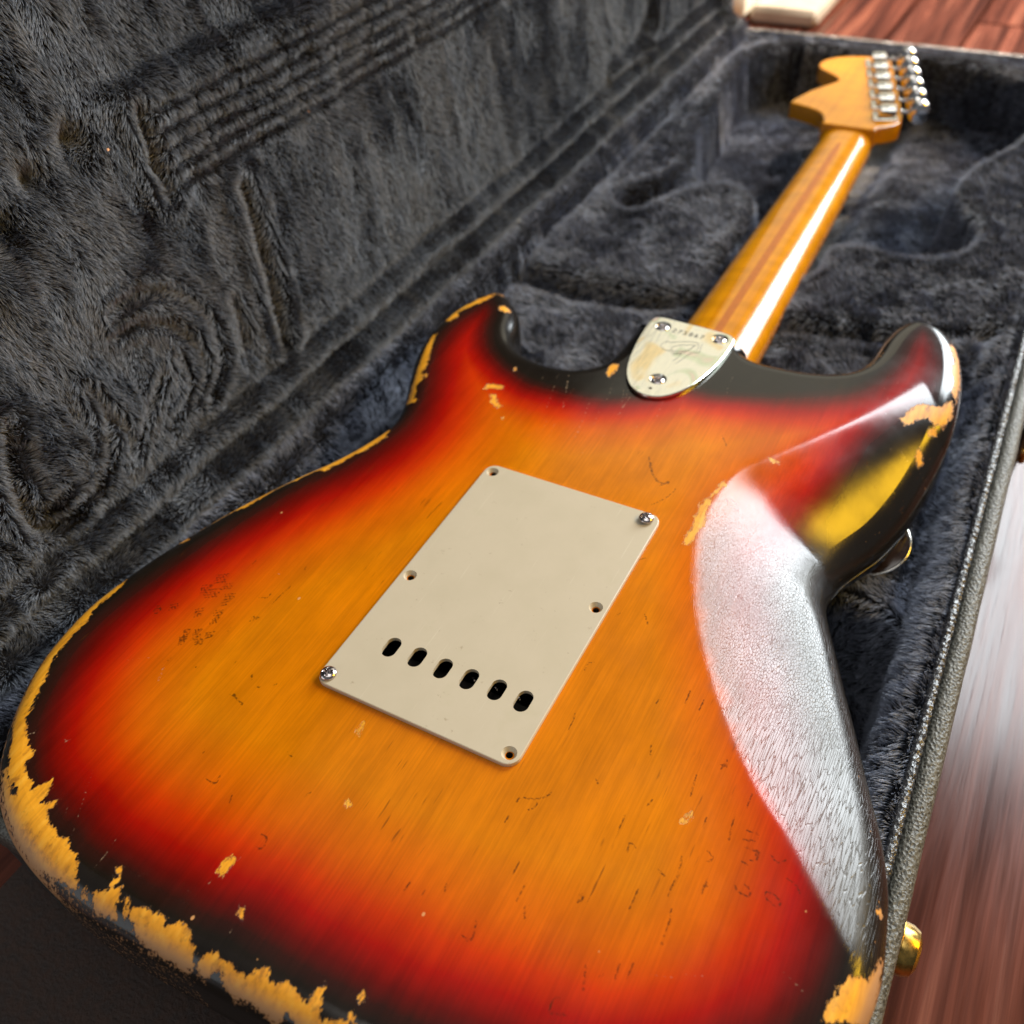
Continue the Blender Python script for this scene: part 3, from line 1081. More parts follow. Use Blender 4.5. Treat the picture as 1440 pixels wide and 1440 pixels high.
def chip(px, z=0.0, div=1, off=(0, 0)):
    q = np.array(px, float) / div + np.array(off, float)
    return unproj(q, z)


o4 = (0, 1000)
CHIPS = [
    chip([(100,-5),(150,10),(160,90),(165,200),(205,245),(160,310),(150,360),(200,420),(190,460),(250,430),(310,400),(290,470),(230,530),(250,545),(345,510),(290,570),(275,600),(290,650),(330,680),(340,720),(390,730),(405,790),(440,820),(445,880),(430,940),(440,980),(410,1000),(340,950),(250,910),(200,880),(140,840),(85,740),(45,620),(18,520),(8,420),(10,330),(35,330),(60,400),(70,470),(100,480),(110,440),(50,370),(55,290),(70,200),(80,100)], -2, 4, o4),
    chip([(408,34),(385,68),(300,135),(285,170),(232,222),(165,305),(155,345),(125,405),(95,465),(80,490),(40,570),(42,480),(62,420),(104,340),(165,250),(226,182),(296,105),(356,55)], -2, 2.25, (0, 800)),
    chip([(510,1030),(530,1015),(600,1020),(640,1000),(690,998),(680,1050),(650,1090),(660,1150),(630,1160),(590,1130),(520,1110)], -1, 4, o4),
    chip([(725,1160),(740,1125),(800,1120),(840,1110),(850,1140),(915,1160),(950,1190),(940,1220),(1020,1210),(1070,1235),(1090,1280),(1080,1320),(1105,1340),(1090,1400),(1060,1440),(1000,1430),(920,1375),(850,1345),(790,1290),(760,1250),(750,1200)], -2, 4, o4),
    chip([(325,345),(345,310),(385,290),(450,320),(480,340),(510,380),(540,395),(580,365),(625,360),(640,385),(615,390),(660,430),(710,405),(745,460),(790,500),(830,440),(860,430),(850,480),(830,520),(840,560),(930,565),(1000,600),(770,600),(730,565),(700,530),(650,560),(600,525),(560,490),(470,450),(435,405),(440,360),(400,360),(350,380)], -2, 2.88, (160, 1240)),
    chip([(655,885),(690,880),(680,910),(665,908)], 0, 4, o4), chip([(622,980),(640,940),(670,935),(660,960),(640,985)], 0, 4, o4),
    chip([(448,1010),(465,998),(480,1010),(478,1040),(455,1040)], 0, 4, o4), chip([(700,1070),(718,1045),(728,1052),(712,1078)], 0, 4, o4),
    chip([(695,1115),(712,1108),(718,1130),(700,1138)], 0, 4, o4),
    chip([(400,450),(408,420),(465,365),(525,315),(590,285),(600,305),(680,252),(780,222),(802,245),(740,280),(650,312),(600,335),(540,355),(500,380),(510,412),(440,450)], -2, 6, (560, 380)),
    chip([(322,553),(290,565),(245,640),(212,720),(180,800),(150,880),(118,960),(88,1040),(68,1110),(90,1128),(150,1132),(162,1112),(120,1095),(160,1040),(150,990),(200,950),(210,930),(185,880),(230,850),(260,760),(280,690),(305,600)], -2, 6, (560, 380)),
    chip([(215,885),(232,868),(250,880),(235,900)], 0, 6, (560, 380)), chip([(790,215),(820,200),(840,215),(810,228)], -2, 6, (560, 380)), chip([(860,200),(895,195),(890,230),(862,225)], -3, 6, (560, 380)),
    chip([(860,320),(885,310),(940,325),(935,345),(890,358),(862,345)], -1, 6, (560, 380)),
    chip([(978,830),(992,820),(1000,840),(988,850)], 0, 6, (560, 380)),
    chip([(730,1000),(760,962),(880,972),(886,1002),(800,997)], 0, 6, (560, 380)), chip([(780,1048),(815,1050),(830,1100),(870,1150),(830,1162),(795,1120)], 0, 6, (560, 380)),
    chip([(868,1250),(885,1240),(892,1255),(876,1262)], 0, 6, (560, 380)),
    chip([(548,608),(545,620),(520,636),(500,645),(480,657),(460,668),(445,666),(420,679),(390,690),(378,700),(350,718),(330,722),(300,738),(270,752),(282,742),(330,711),(375,688),(425,663),(475,643),(520,618),(540,609)], -3),
    chip([(252,760),(262,756),(268,762),(256,766)], -2),
    chip([(1085,555),(1110,530),(1160,500),(1210,505),(1240,510),(1275,485),(1290,500),(1285,525),(1255,560),(1235,552),(1215,555),(1190,540),(1150,550),(1105,568)], -2, 2.667, (860, 380)),
    chip([(1262,300),(1285,300),(1302,350),(1306,430),(1290,500),(1272,480),(1278,440),(1268,400),(1280,360)], -5, 2.667, (860, 380)),
    chip([(1195,590),(1215,572),(1228,585),(1205,600)], -4, 2.667, (860, 380)), chip([(1150,650),(1170,640),(1178,670),(1165,690),(1155,670)], -6, 2.667, (860, 380)),
    chip([(425,788),(428,805),(405,815),(398,835),(370,850),(375,860),(360,890),(350,950),(320,985),(310,1010),(290,1030),(270,1025),(280,990),(300,970),(310,930),(340,870),(375,845),(395,820),(410,800)], 0, 2.667, (860, 380)),
    chip([(592,706),(612,704),(625,712),(608,714)], 0, 2.667, (860, 380)),
    chip([(645,905),(610,960),(575,1010),(560,1060),(470,1050),(420,1070),(375,1120),(375,1150),(330,1200),(290,1300),(600,1300),(620,1180),(640,1060),(648,980)], -6, 4, (1080, 1120)),
    chip([(608,630),(625,660),(636,680),(618,698),(606,670)], -9, 4, (1080, 1120)),
    chip([(860,512),(870,512),(867,520),(856,530),(853,524)], 0),
    chip([(685,960),(700,930),(740,912),(745,922),(722,950),(700,972)], 0, 2.25, (0, 800)), chip([(755,1090),(762,1072),(772,1080),(765,1102)], 0, 2.25, (0, 800)),
    chip([(1090,745),(1103,732),(1115,742),(1105,755)], 0, 2.25, (0, 800)), chip([(1130,515),(1150,480),(1154,490),(1135,525)], 0, 2.25, (0, 800)),
    chip([(990,480),(1015,445),(1022,455),(1000,490)], 0, 2.88, (160, 1240)), chip([(945,540),(960,530),(968,545),(950,550)], 0, 2.88, (160, 1240)),
    chip([(1270,295),(1305,262),(1325,255),(1328,268),(1300,280),(1290,310)], 0, 4, (640, 1080)),
]
wear = np.full(len(Vb), -9.0)
zv = Vb[:, 2]
topz = belly(P2)
upper = zv > topz - 11.0
for c in CHIPS:
    lo, hi = c.min(0) - 6, c.max(0) + 6
    sel = np.where((x > lo[0]) & (x < hi[0]) & (y > lo[1]) & (y < hi[1]) & upper)[0]
    if len(sel) == 0: continue
    s_ = sdf(P2[sel], c)
    sz = math.sqrt(abs(area2(c)))
    s_ = s_ + (.35 if sz < 6 else .2)
    wear[sel] = np.maximum(wear[sel], s_)
# bare flank low on the treble side and round the butt
low = (x < -20) & (y < 20)
sidef = np.clip((-zv - 4) / 8, 0, 1)
flank = np.where(low & (zv < topz - 3), 2.2 * np.exp(-(((zv + 11) / 6) ** 2)) * sstep(-60, -110, x) * sstep(-20, -80, y) - .6, -9)
wear = np.maximum(wear, flank)
paleside = np.clip((topz - zv - 1.0) / 3.5, 0, 1)
# scuffed rims of the horn edges and cutaways
edge = np.where(abs((topz - zv) - 6) < 5, -1.35, -9)
edge = np.where((x > 30) & (x < 100) & (y > 230), -.75, edge)
wear = np.maximum(wear, np.where(upper & (dd_ < 7), edge, -9))


def strokes(lines, r):
    v = np.full(len(Vb), -3.0)
    for px, off, div in lines:
        L = chip(px, 0, div, off)
        lo, hi = L.min(0) - 3, L.max(0) + 3
        sel = np.where((x > lo[0]) & (x < hi[0]) & (y > lo[1]) & (y < hi[1]) & (zv > -14))[0]
        if len(sel): v[sel] = np.maximum(v[sel], r - seg_dist(P2[sel], spline(L, 3, closed=False) if len(L) > 2 else L, closed=False))
    return v


a = (640, 1080); b = (940, 780); c = (0, 800); d = (200, 760)
DINGS = [
    ([(40,940),(70,970),(100,950),(120,860)], a, 4), ([(345,190),(370,165),(440,175),(500,165),(540,140)], a, 4), ([(410,235),(440,225),(465,195)], a, 4),
    ([(1080,215),(1110,180)], a, 4), ([(915,355),(955,265)], a, 4), ([(1395,345),(1415,275)], a, 4), ([(970,470),(980,420),(1020,450)], a, 4), ([(690,755),(700,710),(720,715),(715,750)], a, 4),
    ([(745,770),(755,735)], a, 4), ([(1140,570),(1180,610)], a, 4), ([(1195,720),(1215,690),(1210,670)], a, 4), ([(1215,670),(1260,590),(1275,500)], a, 4), ([(1160,1000),(1200,880),(1218,790)], a, 4),
    ([(980,800),(1030,680)], a, 4), ([(900,1190),(925,1100)], a, 4), ([(810,1180),(830,1155)], a, 4), ([(965,1180),(1005,1100)], a, 4), ([(720,1250),(735,1110)], a, 4), ([(530,1380),(545,1310),(590,1290)], a, 4), ([(540,1380),(630,1390)], a, 4),
    ([(345,750),(400,650)], a, 4), ([(395,850),(390,790),(420,765)], a, 4), ([(325,600),(360,530)], a, 4), ([(280,305),(300,270)], a, 4), ([(790,60),(805,90)], a, 4),
    ([(305,1075),(345,1085),(350,1100)], b, 2.77), ([(290,1110),(340,1115)], b, 2.77), ([(300,1140),(330,1150),(345,1180)], b, 2.77), ([(285,1195),(310,1210)], b, 2.77), ([(330,1150),(355,1160),(340,1190),(315,1190)], b, 2.77),
    ([(255,1280),(270,1310),(310,1330),(318,1310),(290,1275)], b, 2.77), ([(375,1315),(385,1345),(425,1370),(435,1350),(405,1320),(380,1312)], b, 2.77), ([(400,1170),(425,1200),(460,1190)], b, 2.77),
    ([(460,1260),(500,1290),(510,1320)], b, 2.77), ([(150,1150),(175,1185),(150,1195)], b, 2.77), ([(130,1320),(150,1260)], b, 2.77), ([(135,1290),(160,1290)], b, 2.77), ([(205,835),(230,800)], b, 2.77), ([(205,820),(230,825)], b, 2.77),
    ([(65,580),(85,530)], b, 2.77), ([(120,605),(140,565)], b, 2.77), ([(305,985),(325,930)], b, 2.77), ([(235,1110),(260,1000)], b, 2.77), ([(85,940),(110,860)], b, 2.77), ([(640,630),(680,665)], b, 2.77),
    ([(655,790),(670,805),(680,795)], b, 2.77), ([(340,735),(350,720)], b, 2.77), ([(640,1095),(655,1130),(680,1140),(660,1100)], b, 2.77), ([(595,1060),(600,1140)], b, 2.77),
    ([(140,700),(150,760),(190,800),(215,795)], (860,380), 2.667), ([(180,810),(215,790)], (860,380), 2.667), ([(415,620),(432,660)], (860,380), 2.667), ([(150,880),(210,850),(240,820)], (860,380), 2.667),
    ([(430,850),(450,870),(480,885),(470,860),(440,845)], (860,380), 2.667), ([(375,880),(385,905)], (860,380), 2.667), ([(90,1090),(130,1080)], (860,380), 2.667),
    ([(650,660),(680,680),(695,655)], c, 2.25), ([(725,740),(735,715)], c, 2.25), ([(805,880),(830,885),(845,850),(825,840)], c, 2.25), ([(740,395),(765,430)], c, 2.25), ([(795,340),(797,350)], c, 2.25), ([(815,370),(822,375)], c, 2.25),
    ([(965,720),(985,705)], c, 2.25), ([(910,580),(925,595)], c, 2.25), ([(1275,1020),(1300,990)], c, 2.25), ([(1335,1030),(1345,1015)], c, 2.25), ([(1405,1020),(1415,995)], c, 2.25), ([(640,585),(650,570)], c, 2.25),
    ([(595,1035),(680,1105)], d, 4.8), ([(735,940),(745,905)], d, 4.8), ([(885,980),(910,965)], d, 4.8), ([(770,990),(790,985)], d, 4.8), ([(620,835),(640,815)], d, 4.8), ([(790,385),(850,385),(870,350)], d, 4.8),
    ([(1095,200),(1105,180)], d, 4.8), ([(740,160),(770,135)], d, 4.8), ([(575,620),(600,590)], d, 4.8), ([(725,545),(790,520),(740,515)], d, 4.8), ([(870,430),(1000,310)], d, 4.8),
    ([(170,810),(190,790)], d, 4.8), ([(350,860),(370,850)], d, 4.8), ([(1030,420),(1080,390),(1110,350)], (420,620), 2.667), ([(1190,660),(1205,645)], (420,620), 2.667), ([(1300,650),(1310,690)], (420,620), 2.667), ([(1320,1180),(1322,1140)], (420,620), 2.667),
    ([(1070,860),(1085,835),(1105,830)], (420,620), 2.667), ([(1340,985),(1355,970)], (420,620), 2.667), ([(1320,80),(1340,150),(1390,160)], (420,620), 2.667), ([(1010,1090),(1040,1020)], (420,620), 2.667),
]
# the rows of buckle marks above the plate's left corner
for bx, by, nn_, w in ((500,230,4,90), (400,300,4,80), (545,290,3,70), (430,330,4,100), (560,360,3,70), (540,400,3,60), (360,460,4,60), (490,470,4,60), (280,600,5,50), (350,600,5,60), (430,620,3,60), (250,650,4,50), (360,665,3,60), (90,440,4,50), (190,430,3,60), (460,540,2,50)):
    for k in range(nn_):
        DINGS.append(([(bx - k * 5 + rng.randint(-4, 5), by + k * 17 + 6), (bx + w * .5 - k * 5, by + k * 17), (bx + w - k * 8, by + k * 17 + rng.randint(-6, 3))], d, 4.8))
ding = strokes(DINGS, .38)
SCR = [([(400,710),(440,590),(490,430),(530,310)], (0,1000), 4), ([(500,910),(560,850),(640,740),(670,690)], (0,1000), 4), ([(760,930),(820,915),(880,860)], (0,1000), 4), ([(1050,1010),(1120,1010),(1230,920),(1360,820)], (0,1000), 4),
       ([(350,160),(410,160)], (0,1000), 4), ([(360,180),(400,150)], (0,1000), 4), ([(1290,1250),(1350,1150)], (0,1000), 4), ([(360,600),(380,540)], (0,1000), 4), ([(150,130),(240,120)], (0,1000), 4), ([(140,190),(210,95)], (0,1000), 4),
       ([(990,430),(1040,445),(1085,410)], (860,380), 2.667), ([(1035,485),(1045,445)], (860,380), 2.667), ([(1095,620),(1120,640),(1170,665)], (860,380), 2.667), ([(1030,530),(1060,545),(1095,535)], (860,380), 2.667), ([(1055,600),(1062,640)], (860,380), 2.667),
       ([(430,470),(440,430),(455,400)], (860,380), 2.667), ([(520,430),(550,395)], (860,380), 2.667), ([(1170,940),(1240,890)], (560,380), 6), ([(1100,1170),(1130,1110)], (560,380), 6), ([(1080,1400),(1120,1385),(1165,1375)], (560,380), 6),
       ([(100,960),(150,830)], d, 4.8), ([(900,210),(940,240)], d, 4.8), ([(500,360),(530,300)], (0,800), 2.25), ([(390,290),(480,280)], (0,800), 2.25), ([(1090,1160),(1240,1180)], a, 4), ([(1280,1160),(1400,1170)], a, 4),
       ([(100,1390),(180,1410)], (1080,1120), 4), ([(90,990),(200,1100)], (1080,1120), 4)]
for q in range(26):     # short hair scratches round the neck heel and on the dark rim
    u = rng.uniform(560, 900); v_ = 500 + rng.uniform(0, 60) + (40 if u < 700 else 0)
    SCR.append(([(u, v_), (u - rng.uniform(6, 20), v_ + rng.uniform(14, 44))], (0, 0), 1) if u > 780 else ([(u + 200, v_ + 20), (u + 190, v_ + 45)], (0, 0), 1))
scratch = strokes(SCR, .16)
crackle = sstep(-3, 4, sdf(P2, CREP)) * (1 - .96 * sstep(105, 158, y))
crackdir = sstep(18, 60, y)
belly_sheen = sstep(-2, 6, sdf(P2, CREP) + 3 * fnoise(x / 9, y / 9, 91, 3)) * sstep(165, 105, y + 14 * fnoise(x / 14, y / 30, 95, 3)) * sstep(6, 12, dd_)  # mask for the grey that stands in for the belly reflection
for nm, arr in (('burst', burst), ('wear', wear), ('ding', ding), ('scratch', scratch), ('crackle', crackle), ('paleside', paleside), ('crackdir', crackdir), ('belly_sheen', belly_sheen)):
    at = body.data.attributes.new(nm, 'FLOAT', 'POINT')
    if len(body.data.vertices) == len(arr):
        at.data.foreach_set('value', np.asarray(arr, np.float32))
    else:
        print('ATTR MISMATCH', len(body.data.vertices), len(arr))

# screws -------------------------------------------------------------------
def screw_mesh(r=3.5, h=1.9, rot=.3):
    mb = MB(); nr, na = 20, 56
    vs = []
    for i in range(nr + 1):
        q = i / nr
        for k in range(na):
            a_ = 2 * math.pi * k / na
            px_, py_ = r * q * math.cos(a_), r * q * math.sin(a_)
            z = h * (math.sqrt(max(0, 1 - (q * .985) ** 2)) * .9 + .1 * (1 - q))
            ca, sa = math.cos(rot), math.sin(rot)
            u, v = px_ * ca + py_ * sa, -px_ * sa + py_ * ca
            arm = r * .62; wd = r * .13
            def c1(u, v): return max(0, min(1, (arm - abs(u)) / (.18 * r))) * max(0, min(1, (wd - abs(v)) / (.06 * r) + .5))
            cr = max(c1(u, v), c1(v, u))
            z -= cr * (h * .85) * (1 - .35 * q)
            vs.append((px_, py_, z))
    fs = []
    for i in range(nr):
        for k in range(na):
            a_, b_ = i * na + k, i * na + (k + 1) % na
            fs.append((a_, a_ + na, b_ + na, b_))
    mb.add(vs, fs)
    # under side skirt
    k0 = nr * na
    me = mb.v
    base = [(x_ * .9, y_ * .9, -.6) for x_, y_, z_ in me[k0:k0 + na]]
    bidx = len(mb.v); mb.v += base
    mb.f += [[k0 + k, bidx + k, bidx + (k + 1) % na, k0 + (k + 1) % na] for k in range(na)]
    return mb


# back cover ---------------------------------------------------------------
cover_out = resample(rrect(-47.9, 40.8, -27.6, 112.2, 5.2, 8), 1.2)
def slot(cx, cy):
    w, h = 3.05, 4.9
    o = []
    for k in range(13):
        t = math.pi * k / 12
        o.append((cx + w * math.cos(t), cy + (h - w) + w * math.sin(t)))
    for k in range(13):
        t = math.pi + math.pi * k / 12
        o.append((cx + w * math.cos(t), cy - (h - w) + w * math.sin(t)))
    return np.array(o)
slots_px = [(551,912),(587,926),(623,942),(660,957),(699,972),(736,988)]
hs = []
for q in slots_px:
    cx_, cy_ = unproj(np.array(q, float), 1.0)
    hs.append((slot(cx_, cy_), slot(cx_, cy_)))
SC = [(-43.6, 107.2), (34.9, 107.6), (36.3, -22.8), (-44.1, -23.0), (-43.3, 34.4), (35.9, 52.0)]
for i in (0, 2, 4, 5): hs.append((circle(*SC[i], 2.9, 28), circle(*SC[i], 1.75, 28)))
mb = MB(); plate(mb, cover_out, hs, .15, 1.95, .45)
cover = put(mb.obj('back_cover', M_COVER, None, 32), guitar)
props(cover, 'aged white plastic rectangular cover with six slots')
for i, r in ((1, .75), (3, .35)):
    o = screw_mesh(3.45, 2.0, r).obj('screw', M_STEEL, None, 50)
    o.location = (SC[i][0] * MM, SC[i][1] * MM, (1.95 + (.9 if i == 1 else .25)) * MM); o.parent = cover
    o.matrix_parent_inverse = Matrix.Identity(4)
    if i == 1:
        s2 = MB().lathe([(1.6, -1.6), (1.7, -.4)], 20).obj('shank', M_STEEL, None, 40); s2.parent = o

# neck plate ----------------------------------------------------------------
NP = [(-25.0,249),(-24.6,259.2),(-20.5,263.3),(-10,263.2),(2,262.8),(12,262.2),(20.6,261.2),(24.6,257.5),(25.2,247),(23.9,231),(20.6,216),(15.6,203.5),(8.6,194.8),(0.3,191.8),(-8.8,194.3),(-15.9,202.6),(-20.4,214.3),(-23.4,231)]
npl = resample(spline(NP, 6), 1.2)
NS = [tuple(unproj(np.array(q, float), 2.0)) for q in ((932,459), (1012,477), (925,533))]
hs = [(circle(*s_, 4.7, 32), circle(*s_, 3.6, 32)) for s_ in NS]
tp = tuple(unproj(np.array((914.5, 546.0)), 2.0)); hs.append((circle(*tp, .95, 16), circle(*tp, .95, 16)))
mb = MB(); plate(mb, npl, hs, .3, 2.1, .55)
nplate = put(mb.obj('neck_plate', M_NPLATE, None, 32), guitar)
props(nplate, 'rounded triangular chrome neck plate with engraved monogram and number')
for i, s_ in enumerate(NS):
    b_ = MB(); m2 = screw_mesh(3.75, 1.5, .5 + i)
    o = m2.obj('screw', M_STEEL, None, 50); o.location = (s_[0] * MM, s_[1] * MM, 1.0 * MM); o.parent = nplate
    c2 = MB().lathe([(4.4, 0), (3.9, .02)], 28, (0, 0, -.3)).obj('washer', M_DARK, None, 40); c2.parent = o
# engraved number and monogram, cut as thin grooves
tc = bpy.data.curves.new('serial_number', 'FONT'); tc.body = '275867'; tc.size = 5.2 * MM; tc.extrude = .00003; tc.align_x = 'CENTER'; tc.space_character = 1.25
tmp = bpy.data.objects.new('serial_tmp', tc); COL.objects.link(tmp)
bpy.context.view_layer.update()
dg = bpy.context.evaluated_depsgraph_get()
tme = bpy.data.meshes.new_from_object(tmp.evaluated_get(dg)); bpy.data.objects.remove(tmp)
M_ENG = mat_plain('engraving', (.06, .055, .045), .6, .2)
tme.materials.clear(); tme.materials.append(M_ENG)
so = bpy.data.objects.new('serial_number', tme); COL.objects.link(so); so.location = (-.5 * MM, 251.3 * MM, 2.13 * MM); so.rotation_euler = (0, 0, -.02); so.parent = nplate
mb = MB()
for L in ([(300,480),(330,435),(400,415),(450,432)], [(300,480),(330,515),(400,545),(440,540)], [(450,430),(560,420),(700,418),(815,430),(850,462),(838,515),(815,545)],
          [(440,540),(480,495),(560,470),(700,465),(785,470),(740,512),(680,547),(520,553),(440,540)], [(440,570),(560,582),(650,562),(730,520),(820,460)],
          [(905,440),(880,500),(850,572),(745,580),(640,650),(515,735)], [(460,602),(600,592)], [(600,592),(540,650),(470,700)]):
    P = unproj(np.array(L, float) / 10.286 + np.array([900, 440]), 2.1)
    P = spline(P, 5, closed=False)
    mb.tube(np.column_stack([P, np.full(len(P), 2.06)]), .16, 6)
o = mb.obj('engraved_monogram', M_ENG, None, 60); o.parent = nplate

# neck -------------------------------------------------------------------------
def neck_axis(y): return -1.5 - (y - 262) * .0085
ysec = np.array([236, 262, 300, 360, 420, 480, 540, 600, 628, 642, 652, 660, 668])
vs = []; NSG = 26
for yy in ysec:
    w = np.interp(yy, [236, 648, 668], [28.3, 21.3, 21.3]); cxn = neck_axis(yy)
    back = np.interp(yy, [236, 280, 648, 668], [-31.5, -33.0, -35.6, -33.2])
    fr = -50.0
    h = back - fr
    flat = np.interp(yy, [640, 668], [0, 1])
    for k in range(NSG + 1):
        t = math.pi * k / NSG
        cx_, sz_ = math.cos(t), math.sin(t)
        ex = 2.25 + 2.2 * flat
        xx = math.copysign(abs(cx_) ** (2 / ex), cx_) * w; zz_ = abs(sz_) ** (2 / ex) * h
        vs.append((cxn + xx, yy, fr + zz_))
k = NSG + 1
fs = [(i * k + j, i * k + j + 1, (i + 1) * k + j + 1, (i + 1) * k + j) for i in range(len(ysec) - 1) for j in range(NSG)]
fs += [(i * k, (i + 1) * k, (i + 1) * k + NSG, i * k + NSG) for i in range(len(ysec) - 1)]
fs += [tuple(range(k))[::-1], tuple((len(ysec) - 1) * k + j for j in range(k))]
neck = put(mesh_obj('neck', vs, [f[::-1] for f in fs], M_NECK), guitar); autosmooth(neck, 50)
# fingerboard slab
mb = MB()
a0, a1 = neck_axis(236), neck_axis(648)
for (x0_, x1_, y_) in ((a0 - 28.4, a0 + 28.4, 236), (a1 - 21.4, a1 + 21.4, 648)): mb.v += [(x0_, y_, -55.5), (x1_, y_, -55.5), (x1_, y_, -50), (x0_, y_, -50)]
mb.f += [[0, 1, 2, 3][::-1], [4, 5, 6, 7], [0, 1, 5, 4], [1, 2, 6, 5], [2, 3, 7, 6], [3, 0, 4, 7]]
put(mb.obj('fingerboard', mat_plain('board_maple', (.40, .14, .003), .25, 0, (200, .2)), None), guitar)
put(MB().box(a1 - 21.2, a1 + 21.2, 648.5, 652, -57.5, -48, .4).obj('nut', mat_plain('bone', (.7, .64, .5), .4), None), guitar)
# skunk stripe let into the back of the neck
mb = MB()
pts = []
for yy in np.linspace(296, 622, 40):
    cxn = neck_axis(yy); back = np.interp(yy, [236, 280, 648], [-31.5, -33.0, -35.6])
    wv = 2.6 * math.sin(math.pi * min(1, (yy - 290) / 30) * .5) * math.sin(math.pi * min(1, (630 - yy) / 30) * .5)
    pts.append((cxn, yy, back + .04, wv))
for q in pts: mb.v += [(q[0] - q[3], q[1], q[2] - .10 * q[3] / 2.6), (q[0], q[1], q[2] + .02), (q[0] + q[3], q[1], q[2] - .10 * q[3] / 2.6)]
for i in range(len(pts) - 1):
    mb.f += [[i * 3, i * 3 + 1, i * 3 + 4, i * 3 + 3][::-1], [i * 3 + 1, i * 3 + 2, i * 3 + 5, i * 3 + 4][::-1]]
put(mb.obj('truss_rod_stripe', mat_plain('stained_maple', (.44, .115, .001), .16, 0, (300, .2)), None, 60), guitar)
# headstock -----------------------------------------------------------------
HD = [(17.5,655),(24,660),(31,668),(33,676),(31,690),(22,724),(10,764),(0,798),(-6,814),(-16,821),(-34,821),(-53,813),(-65,800),(-67,786),(-61,775),(-50,766),(-42,758),(-40,750),(-46,738),(-55,722),(-61,706),(-64.5,694),(-65.5,687.5),(-64,685.2),(-56,683),(-38,675),(-31,666),(-27.5,655),(-25,650),(15,650)]
hd = resample(spline(HD, 5), 1.6)
mb = MB(); plate(mb, hd, [], -46.8, -32.8, 1.6)
put(mb.obj('headstock', M_NECK, None, 40), guitar)
# tuners
pA, pB = np.array([21.5, 681.0]), np.array([-14.0, 805.0])
axd = (pB - pA) / np.linalg.norm(pB - pA); axn = np.array([axd[1], -axd[0]])
tun_meshes = None
th = math.atan2(axn[1], axn[0])
for k in range(6):
    c_ = pA + (pB - pA) * k / 5
    if tun_meshes is None:
        h = MB(); h.box(-13, 6.5, -9.2, 9.2, 0, 1.3, .4); h.box(-9.5, 5.5, -6.2, 6.2, 1.3, 9.2, 1.6); h.lathe([(4.0, 9.2), (3.6, 10.2), (1.0, 10.4)], 20, (-3, 0, 0))
        h.lathe([(2.6, 0), (2.4, 3)], 14, (8, 0, 4.6), 'x')
        hm = h.obj('tuner', M_CHROME, None, 35)
        s_ = MB(); s_.lathe([(1.5, 0), (1.5, 10)], 14, (10.5, 0, 4.6), 'x'); sm = s_.obj('shaft', M_STEEL, hm, 40)
        bt = MB()
        pr = [(0.5, -3.6), (5.5, -3.1), (7.8, -1.8), (8.6, 0), (7.8, 1.8), (5.5, 3.1), (.5, 3.6)]
        bt.lathe(pr, 30, (0, 0, 0), 'z')
        bt.v = [(v_[0] * 1.0 + 23.5, v_[2] * 1.5, v_[1] * 1.25 + 4.6) for v_ in bt.v]
        bm = bt.obj('button', M_BUTTON, hm, 40)
        fm = MB().lathe([(4.6, -2), (4.6, -1), (3.2, -.5), (3.0, -6)], 18, (-3, 0, -14)).obj('post', M_STEEL, hm, 40)
        tun_meshes = (hm, sm, bm, fm); root = hm
        put(hm, guitar)
    else:
        root = tun_meshes[0].copy(); COL.objects.link(root)
        for ch in tun_meshes[1:]:
            q = ch.copy(); COL.objects.link(q); q.parent = root
    root.location = (c_[0] * MM, c_[1] * MM, -32.75 * MM)
    root.rotation_euler = (0, 0, th)

# strings along the front of the neck (just seen past its edges) and front hardware under the body
M_STR = mat_plain('string_nickel', (.7, .68, .62), .25, 1.0)
for k in range(6):
    x0_ = -26 + k * 10.4; x1_ = neck_axis(650) - 17 + k * 6.8
    put(MB().tube([(x0_, 0, -58.5), (x1_, 650, -57.8)], .35 + .05 * k, 6).obj('string', M_STR, None, 60), guitar)
# ------------------------------------------------------------------ loose things in the case
dc = unproj(np.array((1222., 764.)), -60)
mb = MB().lathe([(2, -1.4), (17.5, -1.4), (19.2, -.4), (19.2, .6), (18, 1.0), (10, 2.4), (.5, 3.0)], 56)
disc = mb.obj('plastic_disc', mat_plain('smoked_plastic', (.030, .018, .014), .10, 0, (120, .5), spec=.6), None, 30)
disc.location = (dc[0] * MM, dc[1] * MM, -59 * MM); disc.rotation_euler = (math.radians(14), math.radians(-8), 0)
props(disc, 'small smoked plastic disc with silver rim tucked beside the guitar waist in the plush', 'disc')
rm = MB().tube([(19.6 * math.cos(t), 19.6 * math.sin(t), .2) for t in np.linspace(0, 2 * math.pi, 64, endpoint=False)], .75, 8, closed=True).obj('rim', mat_plain('disc_rim', (.75, .73, .68), .22, 1.0), None, 60)
rm.parent = disc

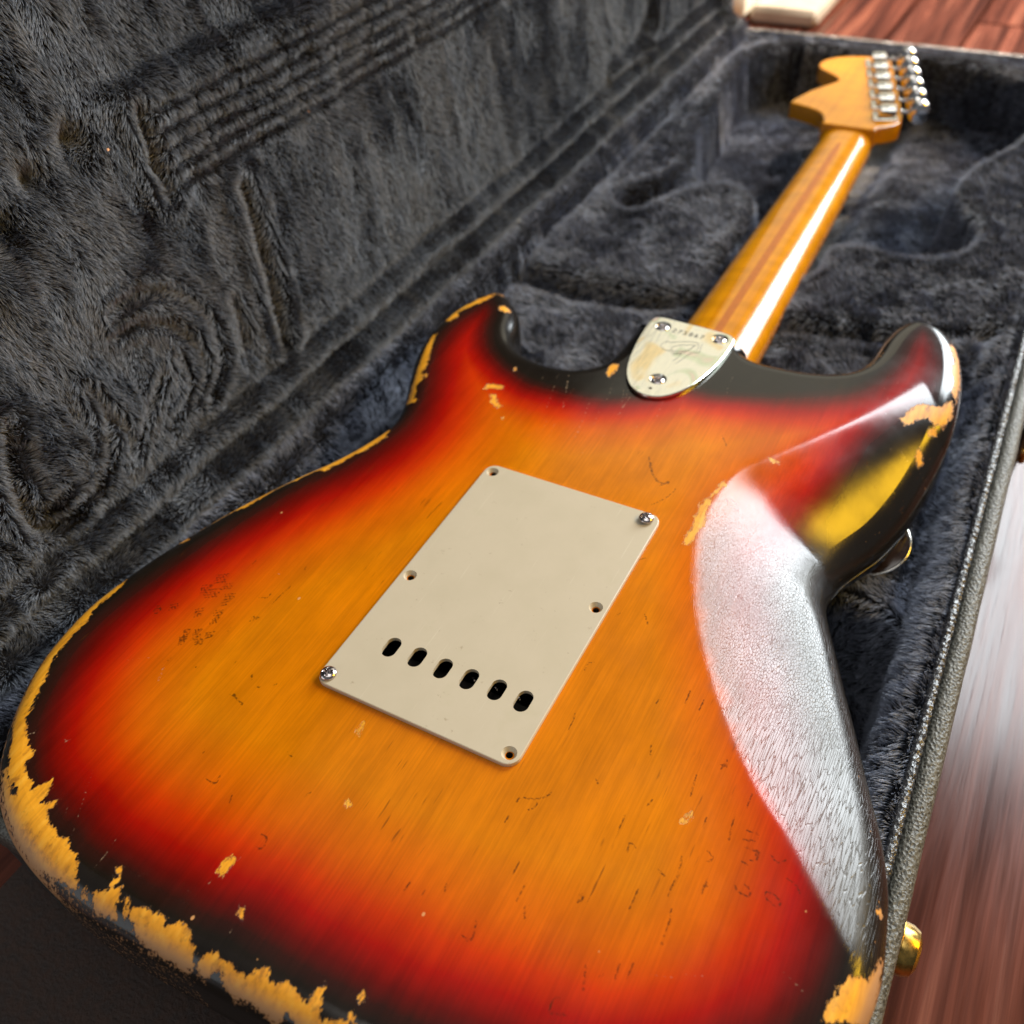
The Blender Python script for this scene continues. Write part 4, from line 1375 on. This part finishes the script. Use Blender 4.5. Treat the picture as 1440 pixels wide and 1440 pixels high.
# flecks of finish and lint caught in the pile
mb = MB(); mbl = MB()
FL = [((140, 210), 1), ((423, 157), 1), ((675, 312), 1), ((697, 310), 0), ((128, 822), 1), ((190, 732), 1), ((345, 640), 1), ((68, 840), 0), ((24, 868), 0), ((8, 905), 1), ((350, 670), 0), ((370, 635), 1), ((1250, 880), 0), ((1290, 690), 0), ((730, 310), 0)]
for (u, v_), kd in FL:
    if v_ < 700 and u < 640:
        sy = on_lid(np.array((u, v_), float)); p_ = LO + sy[0] * LD + np.array([0, sy[1], 0]) + LN * 5.5
    else:
        q = unproj(np.array((u, v_), float), -50)
        zz_ = float(lining_z(np.array([q[0]]), np.array([q[1]]))[0]) + 5.5
        for _ in range(4):
            q = unproj(np.array((u, v_), float), zz_); zz_ = float(lining_z(np.array([q[0]]), np.array([q[1]]))[0]) + 5.5
        p_ = np.array([q[0], q[1], zz_])
    t_ = rng.uniform(0, 3.1); a_ = np.array([math.cos(t_), math.sin(t_), .3]) * rng.uniform(.8, 1.5); b_ = np.array([-math.sin(t_), math.cos(t_), .4]) * rng.uniform(.35, .8)
    quad = [p_ - a_, p_ - b_ * 1.2, p_ + a_ * .8, p_ + b_, p_ + np.array([0, 0, .4])]
    (mb if kd else mbl).add(quad, [(0, 1, 4), (1, 2, 4), (2, 3, 4), (3, 0, 4), (3, 2, 1, 0)])
o = mb.obj('finish_flecks', mat_plain('fleck', (.75, .36, .16), .6), None); props(o, 'scattered orange flecks of chipped finish caught in the plush', 'paint flecks', kind='stuff')
o = mbl.obj('lint', mat_plain('lint_white', (.7, .7, .62), .8), None); props(o, 'scattered pale lint specks caught in the plush', 'lint', kind='stuff')

# ------------------------------------------------------------------ pale box beyond the case
bx = empty('storage_box', (-250, 1290, FZ))
props(bx, 'cream coloured box with rounded corners on the floor beyond the head end of the case', 'box')
M_CREAM = mat_plain('cream_paint', (.90, .86, .72), .5, 0, (20, .12))
M_BEIGE = mat_plain('beige_paint', (.50, .42, .33), .5, 0, (20, .2))
def put2(o):
    o.parent = bx; o.matrix_parent_inverse = Matrix.Translation(-Vector(bx.location)); return o
put2(MB().box(-425, -262, 1165, 1420, FZ, FZ + 70, 12).obj('box_body', M_CREAM, None, 40))
put2(MB().box(-258, -165, 1185, 1440, FZ, FZ + 22, 6).obj('box_tray', M_BEIGE, None, 40))
print('triangles', sum(len(p.vertices) - 2 for o_ in bpy.data.objects if o_.type == 'MESH' for p in o_.data.polygons))
